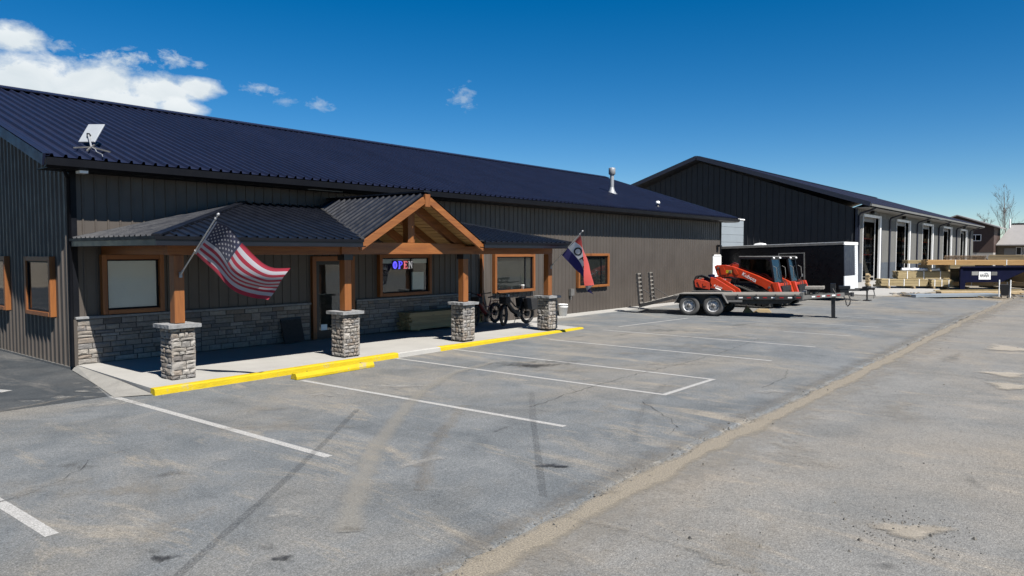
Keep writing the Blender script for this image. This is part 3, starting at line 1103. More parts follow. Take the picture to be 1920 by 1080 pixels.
def split_rect(x0, z0, w, h, rnd, out, mw, mh):
    if h > mh * rnd.uniform(0.9, 1.6) and h > 0.1:
        t = rnd.uniform(0.35, 0.65)
        split_rect(x0, z0, w, h * t, rnd, out, mw, mh)
        split_rect(x0, z0 + h * t, w, h * (1 - t), rnd, out, mw, mh)
    elif w > mw * rnd.uniform(0.75, 1.5) and w > 0.12:
        t = rnd.uniform(0.3, 0.7)
        split_rect(x0, z0, w * t, h, rnd, out, mw, mh)
        split_rect(x0 + w * t, z0, w * (1 - t), h, rnd, out, mw, mh)
    else:
        out.append((x0, z0, w, h))


def stone_face(parent, origin, udir, w, h, seed, mw, mh, coarse=2.6, depth=0.035):
    """lay ledge stones over a w x h face; udir along the face, outward is udir x up"""
    rnd = random.Random(seed)
    rects = []
    # course the face first into big patches so joints never run through
    px = 0.0
    while px < w - 0.01:
        pw = min(w - px, rnd.uniform(coarse * 0.8, coarse * 1.2))
        if w - px - pw < coarse * 0.4:
            pw = w - px
        split_rect(px, 0, pw, h, rnd, rects, mw, mh)
        px += pw
    u = V(udir).normalized()
    out = u.cross(V((0, 0, 1)))
    ang = math.atan2(u.y, u.x)
    inv = ROOT[parent.name].inverted()
    o0 = V(origin)
    for (x, z, ww, hh) in rects:
        p = o0 + u * (x + ww / 2) + V((0, 0, z + hh / 2))
        d = depth * rnd.uniform(0.75, 1.25)
        o = bpy.data.objects.new('stone', STONES[rnd.randrange(8)])
        COL.objects.link(o)
        o.parent = parent
        o.location = inv @ (p + out * d)
        o.rotation_euler = (0, 0, ang)
        flip = rnd.choice((-1, 1))
        o.scale = (max(0.02, ww - 0.012), d, max(0.015, hh - 0.011))


def window(parent, x0, x1, z0, z1, style, fw=0.105, proj=0.15, wy=WY):
    """timber box frame standing proud of the wall, outer size x0..x1, z0..z1"""
    y0 = wy - proj
    yb = wy - 0.001
    f = MB()
    g = 0.002
    f.box(x0 + fw, x1 - fw, y0, yb, z1 - fw, z1 - g, 0)
    f.box(x0 + fw, x1 - fw, y0 - 0.012, yb, z0, z0 + fw * 0.9, 0)
    f.box(x0, x0 + fw - g, y0 - 0.004, yb, z0, z1, 1)
    f.box(x1 - fw + g, x1, y0 - 0.004, yb, z0, z1, 1)
    w = f.build('window', ['cedar_x', 'cedar_z'], parent, bevel=0.006)
    gx0, gx1, gz0, gz1 = x0 + fw, x1 - fw, z0 + fw * 0.9, z1 - fw
    s = MB()
    t = 0.035
    ys0, ys1 = wy - 0.085, wy - 0.045
    s.box(gx0, gx1, ys0, ys1, gz0, gz0 + t)
    s.box(gx0, gx1, ys0, ys1, gz1 - t, gz1)
    s.box(gx0, gx0 + t, ys0, ys1, gz0 + t, gz1 - t)
    s.box(gx1 - t, gx1, ys0, ys1, gz0 + t, gz1 - t)
    if style in ('open', 'wide'):
        xm = lerp(gx0, gx1, 0.62 if style == 'open' else 0.80)
        s.box(xm - 0.022, xm + 0.022, ys0, ys1, gz0 + t, gz1 - t)
    s.build('sash', 'trim', w)
    p = MB()
    p.box(gx0 + t, gx1 - t, wy - 0.067, wy - 0.063, gz0 + t, gz1 - t)
    p.build('pane', 'glass' if style != 'side' else 'glass_dark', w)
    b = MB()
    b.box(gx0, gx1, wy - 0.034, wy - 0.030, gz0, gz1)
    b.build('dark_backing', 'interior', w)  # thin dark sheet behind the pane, painted in place of an unlit room
    if style == 'blind':
        b = MB()
        h = gz1 - gz0
        k = int(h / 0.05)
        for i in range(k):
            z = gz0 + h * (i + 0.5) / k
            b.add([(gx0 + 0.01, wy - 0.040, z + 0.026), (gx1 - 0.01, wy - 0.040, z + 0.026), (gx1 - 0.01, wy - 0.056, z - 0.024), (gx0 + 0.01, wy - 0.056, z - 0.024)], [(0, 1, 2, 3)])
        b.build('blind', 'blind', w)
    if style == 'open':
        b = MB()
        b.box(gx0 + .02, gx1 - .02, wy - 0.058, wy - 0.036, gz1 - 0.17, gz1 - 0.01)
        b.build('rolled_blind', 'blind', w)
        b = MB()
        b.box(gx0 + 0.62 * (gx1 - gx0) + .06, gx1 - .16, wy - 0.05, wy - 0.036, gz0 + .06, gz0 + .62)
        b.build('reflection_board', 'blind', w)  # pale board standing in for the grey reflection in the glass
    return w


def build_store():
    t = thing('store_building', 'long dark metal building with taupe siding and navy ribbed roof', 'building', (SX0, WY, 0))
    # solid core
    mb = MB()
    EZ, RZ, RY = 4.31, 7.17, 25.07
    BY = 2 * RY - WY
    poly = [(SX0 + .02, WY + .012, -0.05), (SX0 + .02, BY, -0.05), (SX0 + .02, BY, EZ - .05), (SX0 + .02, RY, RZ - .3), (SX0 + .02, WY + .012, EZ - .05)]
    mb.prism(poly, (SX1 - SX0 - 0.04, 0, 0))
    mb.build('wall', 'siding', t)
    # front siding sheets, stone below on the porch part
    panels(t, 'siding_panel', 'siding', [(SX0 + .1, WY, 0.0), (SX1, WY, 0.0), (SX1, WY, EZ - .1), (SX0 + .1, WY, EZ - .1)], (1, 0, 0), (0, -1, 0), rh=0.022, rw=0.05)
    sl = (RZ - EZ) / (RY - WY)
    # left gable sheets (wall faces -x): u runs along -y so that normal is -x
    panels(t, 'siding_panel', 'siding', [(SX0, BY, 0.02), (SX0, WY + .12, 0.02), (SX0, WY + .12, EZ - .06 + .12 * sl), (SX0, RY, RZ - .08), (SX0, BY, EZ - .06)], (0, -1, 0), (-1, 0, 0), rh=0.032, rw=0.07)
    # right gable, plain
    # corner trim
    for xa, xb in ((SX0 - .035, SX0 + .10), (SX1 - .08, SX1 + .03)):
        mb = MB()
        mb.box(xa, xb, WY - .035, WY + .11, 0.0, EZ)
        mb.build('corner_trim', 'trim', t)
    mb = MB()
    mb.box(SX0 - .05, SX0 - .002, WY + .12, BY, -0.03, 0.05)
    mb.build('base_flashing', 'steel_grey', t)
    # roof
    ox0, ox1 = 5.22, 39.55
    ey = 16.32
    s = 0.3245
    rz = 4.42 + s * (RY - ey)
    panels(t, 'roof_panel', 'roof', [(ox0, ey, 4.42), (ox1, ey, 4.42), (ox1, RY, rz), (ox0, RY, rz)], (1, 0, 0), (0, -s, 1), rh=0.058, rw=0.08)
    mb = MB()
    d = 0.16
    mb.prism([(ox0 + .02, ey + .03, 4.40), (ox0 + .02, RY, rz - 0.02), (ox0 + .02, 2 * RY - ey, 4.40), (ox0 + .02, 2 * RY - ey, 4.40 - d), (ox0 + .02, RY, rz - d), (ox0 + .02, ey + .03, 4.40 - d)], (ox1 - ox0 - .04, 0, 0))
    mb.build('roof', 'trim', t)
    mb = MB()
    mb.bar((ox0 - .01, RY - .14, rz + .045), (ox1 + .01, RY - .14, rz + .045), 0.34, 0.03, up=(0, -s, 1))
    mb.bar((ox0 - .01, RY + .14, rz + .045), (ox1 + .01, RY + .14, rz + .045), 0.34, 0.03, up=(0, s, 1))
    mb.build('ridge_cap', 'roof', t)
    for x in (ox0 - .012, ox1 + .012):
        for sg in (1, -1):
            mb = MB()
            y0 = ey if sg == 1 else 2 * RY - ey
            mb.bar((x, y0, 4.42 - .07), (x, RY, rz - .07), 0.05, 0.24, up=(0, -s * sg, 1))
            mb.bar((x + (.07 if x < 10 else -.07), y0, 4.42 + .045), (x + (.07 if x < 10 else -.07), RY, rz + .045), 0.19, 0.02, up=(0, -s * sg, 1))
            mb.build('rake_trim', 'roof', t)
    # soffit and gutter
    mb = MB()
    mb.box(ox0 + .06, ox1 - .06, ey + .05, WY - .04, 4.19, 4.215)
    mb.build('soffit', 'trim', t)
    mb = MB()
    pr = [(ey - .12, 4.235), (ey - .02, 4.20), (ey + .03, 4.20), (ey + .03, 4.385), (ey + .0, 4.385), (ey - .0, 4.24), (ey - .09, 4.26), (ey - .11, 4.385), (ey - .14, 4.385)]
    mb.prism([(ox0 + .0, y, z) for y, z in pr], (ox1 - ox0, 0, 0))
    mb.build('gutter', 'trim', t)
    # stone veneer on the porch wall, left and right of the door
    for (x0, x1, sd) in ((5.93, 11.74, 5), (13.34, 18.15, 9)):
        mb = MB()
        mb.box(x0, x1, WY - .055, WY - .001, 0.10, 1.09)
        mb.build('mortar_bed', 'mortar', t)
        stone_face(t, (x0, WY - .052, 0.112), (1, 0, 0), x1 - x0, 0.965, sd, 0.46, 0.145)
        mb = MB()
        mb.box(x0 - .03, x1 + .02, WY - .125, WY - .001, 1.082, 1.135)
        mb.build('stone_ledge', 'cap', t, bevel=0.008)
    mb = MB()
    mb.box(5.86, 5.926, WY - .10, WY - .037, 0.09, 1.08)
    mb.build('stone_edge_trim', 'siding', t)
    # windows of the front
    window(t, 6.43, 7.76, 1.155, 2.46, 'blind')
    window(t, 14.16, 16.30, 1.18, 2.45, 'open')
    window(t, 19.40, 21.72, 1.06, 2.46, 'wide')
    window(t, 24.62, 26.98, 1.05, 2.47, 'wide')
    # windows in the left gable: same frames, turned on to that wall
    for (ya, yb) in ((17.98, 19.62), (21.03, 22.7)):
        mtx = Matrix.Translation(V((SX0, yb, 0))) @ Matrix.Rotation(R(-90), 4, 'Z')
        before = set(t.children)
        ROOT['tmp'] = None
        w = window(t, 0, yb - ya, 1.08, 2.42, 'side', proj=0.12, wy=0.0)
        inv = ROOT[t.name].inverted()
        fix = inv @ mtx @ ROOT[t.name]
        for o in [w] + list(w.children):
            o.data.transform(fix)
    # door in its timber surround
    mb = MB()
    dx0, dx1 = 11.82, 13.26
    mb.box(dx0, dx0 + .12, WY - .11, WY - .001, 0.11, 2.40, 1)
    mb.box(dx1 - .12, dx1, WY - .11, WY - .001, 0.11, 2.40, 1)
    mb.box(dx0 + .122, dx1 - .122, WY - .11, WY - .001, 2.27, 2.40, 0)
    dr = mb.build('door', ['cedar_x', 'cedar_z'], t, bevel=0.006)
    mb = MB()
    a, b, c, e = dx0 + .13, dx1 - .13, 0.12, 2.265
    for (p, q, r_, s_) in ((a, a + .10, c, e), (b - .10, b, c, e), (a + .101, b - .101, c, c + .22), (a + .101, b - .101, e - .10, e)):
        mb.box(p, q, WY - .07, WY - .03, r_, s_)
    mb.build('door_leaf', 'black', dr)
    mb = MB()
    mb.box(a + .10, b - .10, WY - .052, WY - .047, c + .22, e - .10)
    mb.build('pane', 'glass', dr)
    mb = MB()
    mb.box(a, b, WY - .028, WY - .022, c, e)
    mb.build('dark_backing', 'interior', dr)  # dark sheet behind the door glass, the unlit inside put into its colour
    mb = MB()
    mb.tube([(b - .05, WY - .08, 1.05), (b - .05, WY - .13, 1.07), (b - .05, WY - .13, 1.38), (b - .05, WY - .08, 1.40)], 0.012, 8)
    mb.build('handle', 'steel_grey', dr)
    mb = MB()
    mb.box(a + .16, a + .36, WY - .056, WY - .053, 0.26, 0.50)
    mb.build('door_notice', 'blind', dr)
    # extra bits on the front
    mb = MB()
    for x in (18.75,):
        mb.box(x, x + .09, WY - .11, WY - .023, 0.11, 2.55)
    mb.build('wall_batten', 'cedar_z', t)
    mb = MB()
    mb.box(37.83, 38.72, WY - .05, WY - .024, 0.0, 2.33)
    wd = mb.build('door', 'white', t, label='white door at the right end of the long wall')
    mb = MB()
    mb.box(37.76, 37.83, WY - .08, WY - .024, 0.0, 2.40)
    mb.box(38.72, 38.79, WY - .08, WY - .024, 0.0, 2.40)
    mb.box(37.76, 38.79, WY - .08, WY - .024, 2.335, 2.40)
    mb.build('door_frame', 'white', wd)
    mb = MB()
    mb.cyl((38.62, WY - .05, 1.0), (38.62, WY - .10, 1.0), .03, n=10)
    mb.build('handle', 'steel_grey', wd)
    mb = MB()
    mb.box(38.27, 38.43, WY - .06, WY - .024, 2.62, 2.92)
    mb.prism([(38.25, WY - .06, 2.95), (38.25, WY - .26, 2.92), (38.25, WY - .26, 2.84), (38.25, WY - .06, 2.82)], (.2, 0, 0))
    mb.build('wall_lamp', 'black', t)
    mb = MB()
    mb.box(24.10, 24.34, WY - .13, WY - .024, 0.76, 1.04)
    mb.cyl((24.16, WY - .09, 0.60), (24.16, WY - .09, 0.76), .03, n=10)
    mb.build('outlet_box', 'steel_grey', t)
    # eave lamp, and a thin pale strip along the soffit
    mb = MB()
    mb.box(5.86, 6.02, 16.34, 16.56, 4.135, 4.187)
    mb.build('eave_lamp', 'white', t)
    mb = MB()
    mb.box(11.4, 12.5, 16.42, 16.46, 4.168, 4.188)
    mb.build('eave_strip', 'siding2', t)
    mb = MB()
    mb.tube([(5.62, 16.5, 4.19), (5.75, 16.75, 4.10), (5.84, 16.93, 4.02), (5.84, 16.95, 0.1)], 0.04, 8)
    mb.build('downspout', 'trim', t)
    return t


build_store()

# things on the store roof
def on_roof(x, y):
    return 4.42 + 0.3245 * (y - 16.32) + 0.005


def build_roof_things():
    x, y = 6.62, 17.55
    z = on_roof(x, y)
    t = thing('satellite_dish', 'white flat satellite panel on a low tripod near roof corner', 'antenna', (x, y, z))
    c = V((6.615, 17.70, 5.17))
    mb = MB()
    # shell leaning back: a across, b up the shell
    a = V((0.23, -0.30, 0.0)).normalized()
    b = V((0.265, 0.30, 0.46)).normalized()
    n = a.cross(b).normalized()
    b = n.cross(a).normalized()
    m = Matrix(((a.x, b.x, n.x, c.x), (a.y, b.y, n.y, c.y), (a.z, b.z, n.z, c.z), (0, 0, 0, 1)))
    mb.box(-0.19, 0.19, -0.30, 0.30, -0.02, 0.02, 0, m, 0.01)
    mb.build('panel', 'dish', t, bevel=0.012)
    hub = V((6.43, 17.25, on_roof(6.43, 17.25) + .08))
    top = c + n * 0.07 - b * 0.12
    mb = MB()
    mb.cyl(hub, top, 0.020, n=10)
    mb.build('mast', 'galv', t)
    mb = MB()
    mb.cyl(top - V((0, 0, .05)), top + V((0, 0, .03)), 0.034, n=10)
    mb.cyl(top, c - b * 0.10, 0.038, n=12)
    mb.build('bracket', 'black', t)
    for (px, py) in ((5.98, 16.95), (6.17, 16.78), (6.66, 16.86), (6.75, 17.75)):
        mb = MB()
        mb.bar(hub, (px, py, on_roof(px, py) + .085), 0.03, 0.03)
        mb.build('leg', 'steel_grey', t)
    mb = MB()
    q = lambda px, py: V((px, py, on_roof(px, py) + .085))
    mb.tube([hub, q(6.42, 17.0), q(6.34, 16.75), q(6.36, 16.5), q(6.30, 16.33)], 0.010, 6)
    mb.build('cable', 'galv', t)

    x, y = 31.55, 19.6
    z = on_roof(x, y)
    t = thing('flue_pipe', 'tall pale metal flue with wide cap on the navy roof', 'flue', (x, y, z))
    mb = MB()
    mb.lathe([(0.30, 0.0), (0.22, 0.06), (0.14, 0.2), (0.105, 0.36)], (x, y, z - .05), n=18)
    mb.build('flashing', 'galv', t)
    mb = MB()
    mb.cyl((x, y, z), (x, y, z + 1.0), 0.10, n=18)
    mb.build('pipe', 'galv', t)
    mb = MB()
    mb.lathe([(0.11, 0), (0.17, 0.05), (0.17, 0.33), (0.155, 0.36), (0.0, 0.39)], (x, y, z + .92), n=18)
    mb.build('cap', 'galv', t)
    x, y = 31.9, 17.2
    z = on_roof(x, y)
    t = thing('roof_vent', 'small white capped vent low on the navy roof', 'vent', (x, y, z))
    mb = MB()
    mb.lathe([(0.12, 0), (0.06, 0.06), (0.045, 0.2)], (x, y, z), n=12)
    mb.build('boot', 'steel_dark', t)
    mb = MB()
    mb.lathe([(0.0, 0.20), (0.10, 0.20), (0.11, 0.26), (0.08, 0.33), (0.0, 0.35)], (x, y, z - .03), n=12)
    mb.build('cap', 'white', t)


build_roof_things()


# ------------------------------------------------------------------ porch
def build_porch():
    t = thing('entrance_porch', 'timber entrance porch with black metal hip roof and front gable', 'porch', (5.87, 13.0, 0.11))
    ez, s = 2.80, 0.2425
    x0, x1 = 5.87, 18.62
    y0 = 13.0
    zt = ez + s * 4.0
    gx, gz, gs = 12.47, 3.985, 0.585
    hw = (gz - ez) / gs            # half width of gable at eave height
    gl, gr = gx - hw, gx + hw
    # valley tops at the wall
    vl, vr = gx - (gz - zt) / gs, gx + (gz - zt) / gs
    P = 'roof_panel'
    PR = dict(width=0.92, pitch=0.23, rh=0.034, rw=0.06)
    dz = 0.02
    nf = (0, -s, 1)
    panels(t, P, 'porch_roof', [(x0, y0, ez), (gl, y0, ez), (vl, WY - .03, zt), (x0 + 4, WY - .03, zt)], (1, 0, 0), nf, **PR)
    panels(t, P, 'porch_roof', [(gr, y0, ez), (x1, y0, ez), (x1 - 4, WY - .03, zt), (vr, WY - .03, zt)], (1, 0, 0), nf, **PR)
    panels(t, P, 'porch_roof', [(x0, WY - .03, ez), (x0, y0, ez), (x0 + 4, WY - .03, zt)], (0, -1, 0), (-s, 0, 1), **PR)
    panels(t, P, 'porch_roof', [(x1, y0, ez), (x1, WY - .03, ez), (x1 - 4, WY - .03, zt)], (0, 1, 0), (s, 0, 1), **PR)
    gy = 13.06
    ge = ez - 0.04
    gel, ger = gx - (gz - ge) / gs, gx + (gz - ge) / gs
    panels(t, P, 'porch_roof', [(gel, gy, ge), (vl, WY - .03, zt), (gx, WY - .03, gz), (gx, gy, gz)], (0, -1, 0), (-gs, 0, 1), **PR)
    panels(t, P, 'porch_roof', [(ger, gy, ge), (gx, gy, gz), (gx, WY - .03, gz), (vr, WY - .03, zt)], (0, 1, 0), (gs, 0, 1), **PR)
    # deck under the sheets (closed, so light cannot leak)
    mb = MB()
    def under(poly, n):
        n = V(n).normalized()
        poly = [V(p) - n * 0.012 for p in poly]
        mb.prism(poly, -n * 0.05)
    under([(x0 + .03, y0 + .02, ez), (gl, y0 + .02, ez), (vl, WY - .035, zt), (x0 + 4, WY - .035, zt)], nf)
    under([(gr, y0 + .02, ez), (x1 - .03, y0 + .02, ez), (x1 - 4, WY - .035, zt), (vr, WY - .035, zt)], nf)
    under([(x0 + .02, WY - .035, ez), (x0 + .02, y0 + .04, ez), (x0 + 4, WY - .035, zt)], (-s, 0, 1))
    under([(x1 - .02, y0 + .04, ez), (x1 - .02, WY - .035, ez), (x1 - 4, WY - .035, zt)], (s, 0, 1))
    mb.build('roof_deck', 'trim', t)
    mb = MB()
    gn = V((-gs, 0, 1)).normalized()
    mb.prism([V(p) - gn * .012 for p in [(gel + .02, gy + .02, ge), (gx, gy + .02, gz), (gx, WY - .035, gz), (vl, WY - .035, zt)]], -gn * 0.03)
    gn = V((gs, 0, 1)).normalized()
    mb.prism([V(p) - gn * .012 for p in [(ger - .02, gy + .02, ge), (vr, WY - .035, zt), (gx, WY - .035, gz), (gx, gy + .02, gz)]], -gn * 0.03)
    mb.build('gable_deck', 'trim', t)
    # hip caps, valley and wall flashing
    for nm, p, q, w, h, mm in (('hip_cap', (x0, y0, ez + .02), (x0 + 4, WY - .03, zt + .02), .16, .04, 'porch_roof'), ('hip_cap', (x1, y0, ez + .02), (x1 - 4, WY - .03, zt + .02), .16, .04, 'porch_roof'),
                               ('ridge_cap', (gx, gy - .02, gz + .02), (gx, WY - .03, gz + .02), .22, .04, 'porch_roof'),
                               ('valley_flashing', (gl, y0, ez + .012), (vl, WY - .03, zt + .012), .09, .02, 'steel_dark'), ('valley_flashing', (gr, y0, ez + .012), (vr, WY - .03, zt + .012), .09, .02, 'steel_dark')):
        mb = MB()
        mb.bar(p, q, w, h)
        mb.build(nm, mm, t)
    # eave fascia with drip
    z0, z1 = 2.63, 2.795
    for bx in ((x0 - .02, gl - .02, y0 - .03, y0 + .012, z0, z1), (gr + .02, x1 + .02, y0 - .03, y0 + .012, z0, z1),
               (x0 - .03, x0 + .012, y0 - .032, WY - .035, z0 - .001, z1 - .002), (x1 - .012, x1 + .03, y0 - .032, WY - .035, z0 - .001, z1 - .002)):
        mb = MB()
        mb.box(*bx)
        mb.build('fascia', 'porch_roof', t, bevel=0.006)
    for bx in ((x0 - .045, gl - .02, y0 - .055, y0 - .032, z1 - .055, z1 + .004), (gr + .02, x1 + .045, y0 - .055, y0 - .032, z1 - .055, z1 + .004),
               (x0 - .056, x0 - .032, y0 - .056, WY - .035, z1 - .056, z1 + .003)):
        mb = MB()
        mb.box(*bx)
        mb.build('drip_edge', 'trim', t)
    # soffit, flat and dark, outside the gable bay
    mb = MB()
    mb.box(x0 + .014, gl + .1, y0 + .014, WY - .04, 2.655, 2.675)
    mb.box(gr - .1, x1 - .014, y0 + .014, WY - .04, 2.655, 2.675)
    mb.build('soffit', 'cedar_x', t)
    # beams along the posts
    py = 13.72
    mb = MB()
    mb.box(6.35, 10.3, py - .09, py + .09, 2.46, 2.652)
    mb.build('beam', 'cedar_x', t, bevel=.006)
    mb = MB()
    mb.box(14.7, 18.45, py - .09, py + .09, 2.46, 2.652)
    mb.build('beam', 'cedar_x', t, bevel=.006)
    mb = MB()
    mb.box(10.302, 14.698, py - .13, py + .105, 2.465, 2.745)
    mb.build('tie_beam', 'cedar_x', t, bevel=.006)
    for xb in (6.55, 18.34):
        mb = MB()
        mb.box(xb - .09, xb + .09, py + .092, WY - .04, 2.465, 2.65)
        mb.build('side_beam', 'cedar_y', t, bevel=.006)
    # posts on the stone piers
    for xp in PIER_X:
        mb = MB()
        mb.box(xp - .098, xp + .098, py - .098, py + .098, 1.16, 2.458)
        mb.build('post', 'cedar_z', t, bevel=.01)
        if 8 < xp < 16:
            mb = MB()
            mb.box(xp - .125, xp + .125, py - .125, py + .125, 2.33, 2.66)
            mb.build('post_bracket', 'black', t)
    # gable front: bargeboards, king post, common rafters and pine ceiling
    def rafter(y, w, h, drop, name, m='cedar_x', x_in=0.0, over=0.0):
        for sg in (-1, 1):
            hw2 = (gz - ge) / gs
            a = V((gx + sg * (hw2 + over), y, ge - over * gs - drop))
            b = V((gx + sg * x_in, y, gz - x_in * gs - drop))
            mb = MB()
            mb.bar(a, b, w, h, up=(sg * gs, 0, 1))
            mb.build(name, m, t, bevel=.005)
    rafter(gy + .01, 0.07, 0.17, 0.145, 'bargeboard', x_in=0.085)
    mb = MB()
    mb.box(gx - .082, gx + .082, gy - .045, gy + .08, gz - .36, gz - .05)
    mb.build('peak_block', 'cedar_z', t, bevel=.008)
    for yy in (13.72, 14.75, 15.8):
        rafter(yy, 0.15, 0.19, 0.20, 'rafter', x_in=0.02)
    mb = MB()
    mb.box(gx - .11, gx + .11, py - .10, py + .10, 2.748, gz - .26)
    mb.build('king_post', 'cedar_z', t, bevel=.008)
    # tongue and groove boards, one part per board, running into the porch
    n = 15
    L = (gz - ge) / gs
    for sg in (-1, 1):
        nn = V((sg * gs, 0, 1)).normalized()
        for i in range(n):
            xa = L * i / n + 0.012
            xb = L * (i + 1) / n - 0.004
            A = V((gx + sg * xa, gy + .05, gz - xa * gs)) - nn * 0.075
            B = V((gx + sg * xb, gy + .05, gz - xb * gs)) - nn * 0.075
            mb = MB()
            ln = min(WY - .1, y0 + 4.0) - gy - .06
            mb.prism([A, B, B + nn * 0.018, A + nn * 0.018], (0, ln, 0))
            mb.build('ceiling_plank', 'ceil_y', t)
    return t


PIER_X = (6.555, 10.495, 14.46, 18.325)
build_porch()


def build_piers():
    labels = ['stone pier nearest the left gable, flag pole above it', 'stone pier in front of the glass door by the wheel stop',
              'stone pier in front of the lumber stack', 'stone pier beside the cargo bicycle under the OPEN flag']
    for k, xp in enumerate(PIER_X):
        y = 13.735
        h = 0.235
        t = thing('stone_pier', labels[k], 'stone pier', (xp, y, 0.11), group='stone piers carrying the porch posts')
        mb = MB()
        mb.box(xp - h + .03, xp + h - .03, y - h + .03, y + h - .03, 0.09, 1.09)
        mb.build('core', 'mortar', t)
        mw, mh = ((0.23, 0.13) if k == 0 else (0.17, 0.125))
        H_ = 0.965
        e = 0.03
        stone_face(t, (xp - h, y - h + e, 0.112), (1, 0, 0), 2 * h, H_, 31 + k * 7, mw, mh)
        stone_face(t, (xp - h + e, y + h, 0.112), (0, -1, 0), 2 * h, H_, 32 + k * 7, mw, mh)
        stone_face(t, (xp + h - e, y - h, 0.112), (0, 1, 0), 2 * h, H_, 33 + k * 7, 0.3, 0.2)
        stone_face(t, (xp + h, y + h - e, 0.112), (-1, 0, 0), 2 * h, H_, 34 + k * 7, 0.3, 0.2)
        mb = MB()
        c = 0.315
        rnd = random.Random(k)
        # cap with hand-broken edge
        n = 9
        top, bot = [], []
        for sx, sy, dx, dy in ((-1, -1, 1, 0), (1, -1, 0, 1), (1, 1, -1, 0), (-1, 1, 0, -1)):
            for i in range(n):
                p = V((sx * c + dx * 2 * c * i / n, sy * c + dy * 2 * c * i / n, 0))
                j = rnd.uniform(-.012, .008)
                o = V((p.x * (1 + j / c), p.y * (1 + j / c), 0))
                top.append((xp + o.x, y + o.y, 1.152 + rnd.uniform(-.003, .003)))
                bot.append((xp + o.x * 0.985 + rnd.uniform(-.006, .006), y + o.y * 0.985, 1.083))
        m_ = len(top)
        mb.add(top + bot, [tuple(range(m_)), tuple(range(2 * m_ - 1, m_ - 1, -1))] + [(i, m_ + i, m_ + (i + 1) % m_, (i + 1) % m_) for i in range(m_)])
        mb.build('cap', 'cap', t)


build_piers()


# ------------------------------------------------------------------ flags
def surf_flag(surf, cols, nu, nv, parent, name, mats, label=None):
    mb = MB()
    vs = [surf(i / nu, j / nv) for j in range(nv + 1) for i in range(nu + 1)]
    fs, ms = [], []
    for j in range(nv):
        for i in range(nu):
            a = j * (nu + 1) + i
            fs.append((a, a + 1, a + nu + 2, a + nu + 1))
            ms.append(cols((i + .5) / nu, (j + .5) / nv))
    o0 = len(mb.v)
    mb.v += vs
    mb.f += fs
    mb.m += ms
    mb.sm += [True] * len(fs)
    return mb.build(name, mats, parent)


def pole_parts(t, b, tip, ring, r=0.0135):
    b, tip = V(b), V(tip)
    mb = MB()
    mb.cyl(b, tip, r, r * 0.9, n=10)
    mb.build('pole', 'pole', t)
    mb = MB()
    mb.lathe([(0, 0), (0.014, 0.0), (0.024, 0.02), (0.026, 0.04), (0.016, 0.062), (0.0, 0.068)], tip, axis=tip - b, n=12)
    mb.build('finial', 'pole', t)
    mb = MB()
    mb.box(b.x - .028, b.x + .028, b.y - .014, b.y + .012, b.z - .06, b.z + .045)
    mb.cyl(b - (tip - b).normalized() * .02, b + (tip - b).normalized() * .13, 0.022, n=10)
    mb.build('bracket', 'galv', t)
    mb = MB()
    d = (tip - b).normalized()
    for k in ring:
        p = b.lerp(tip, k)
        mb.cyl(p - d * .012, p + d * .012, 0.022, n=10)
    mb.build('ring', 'pole', t)


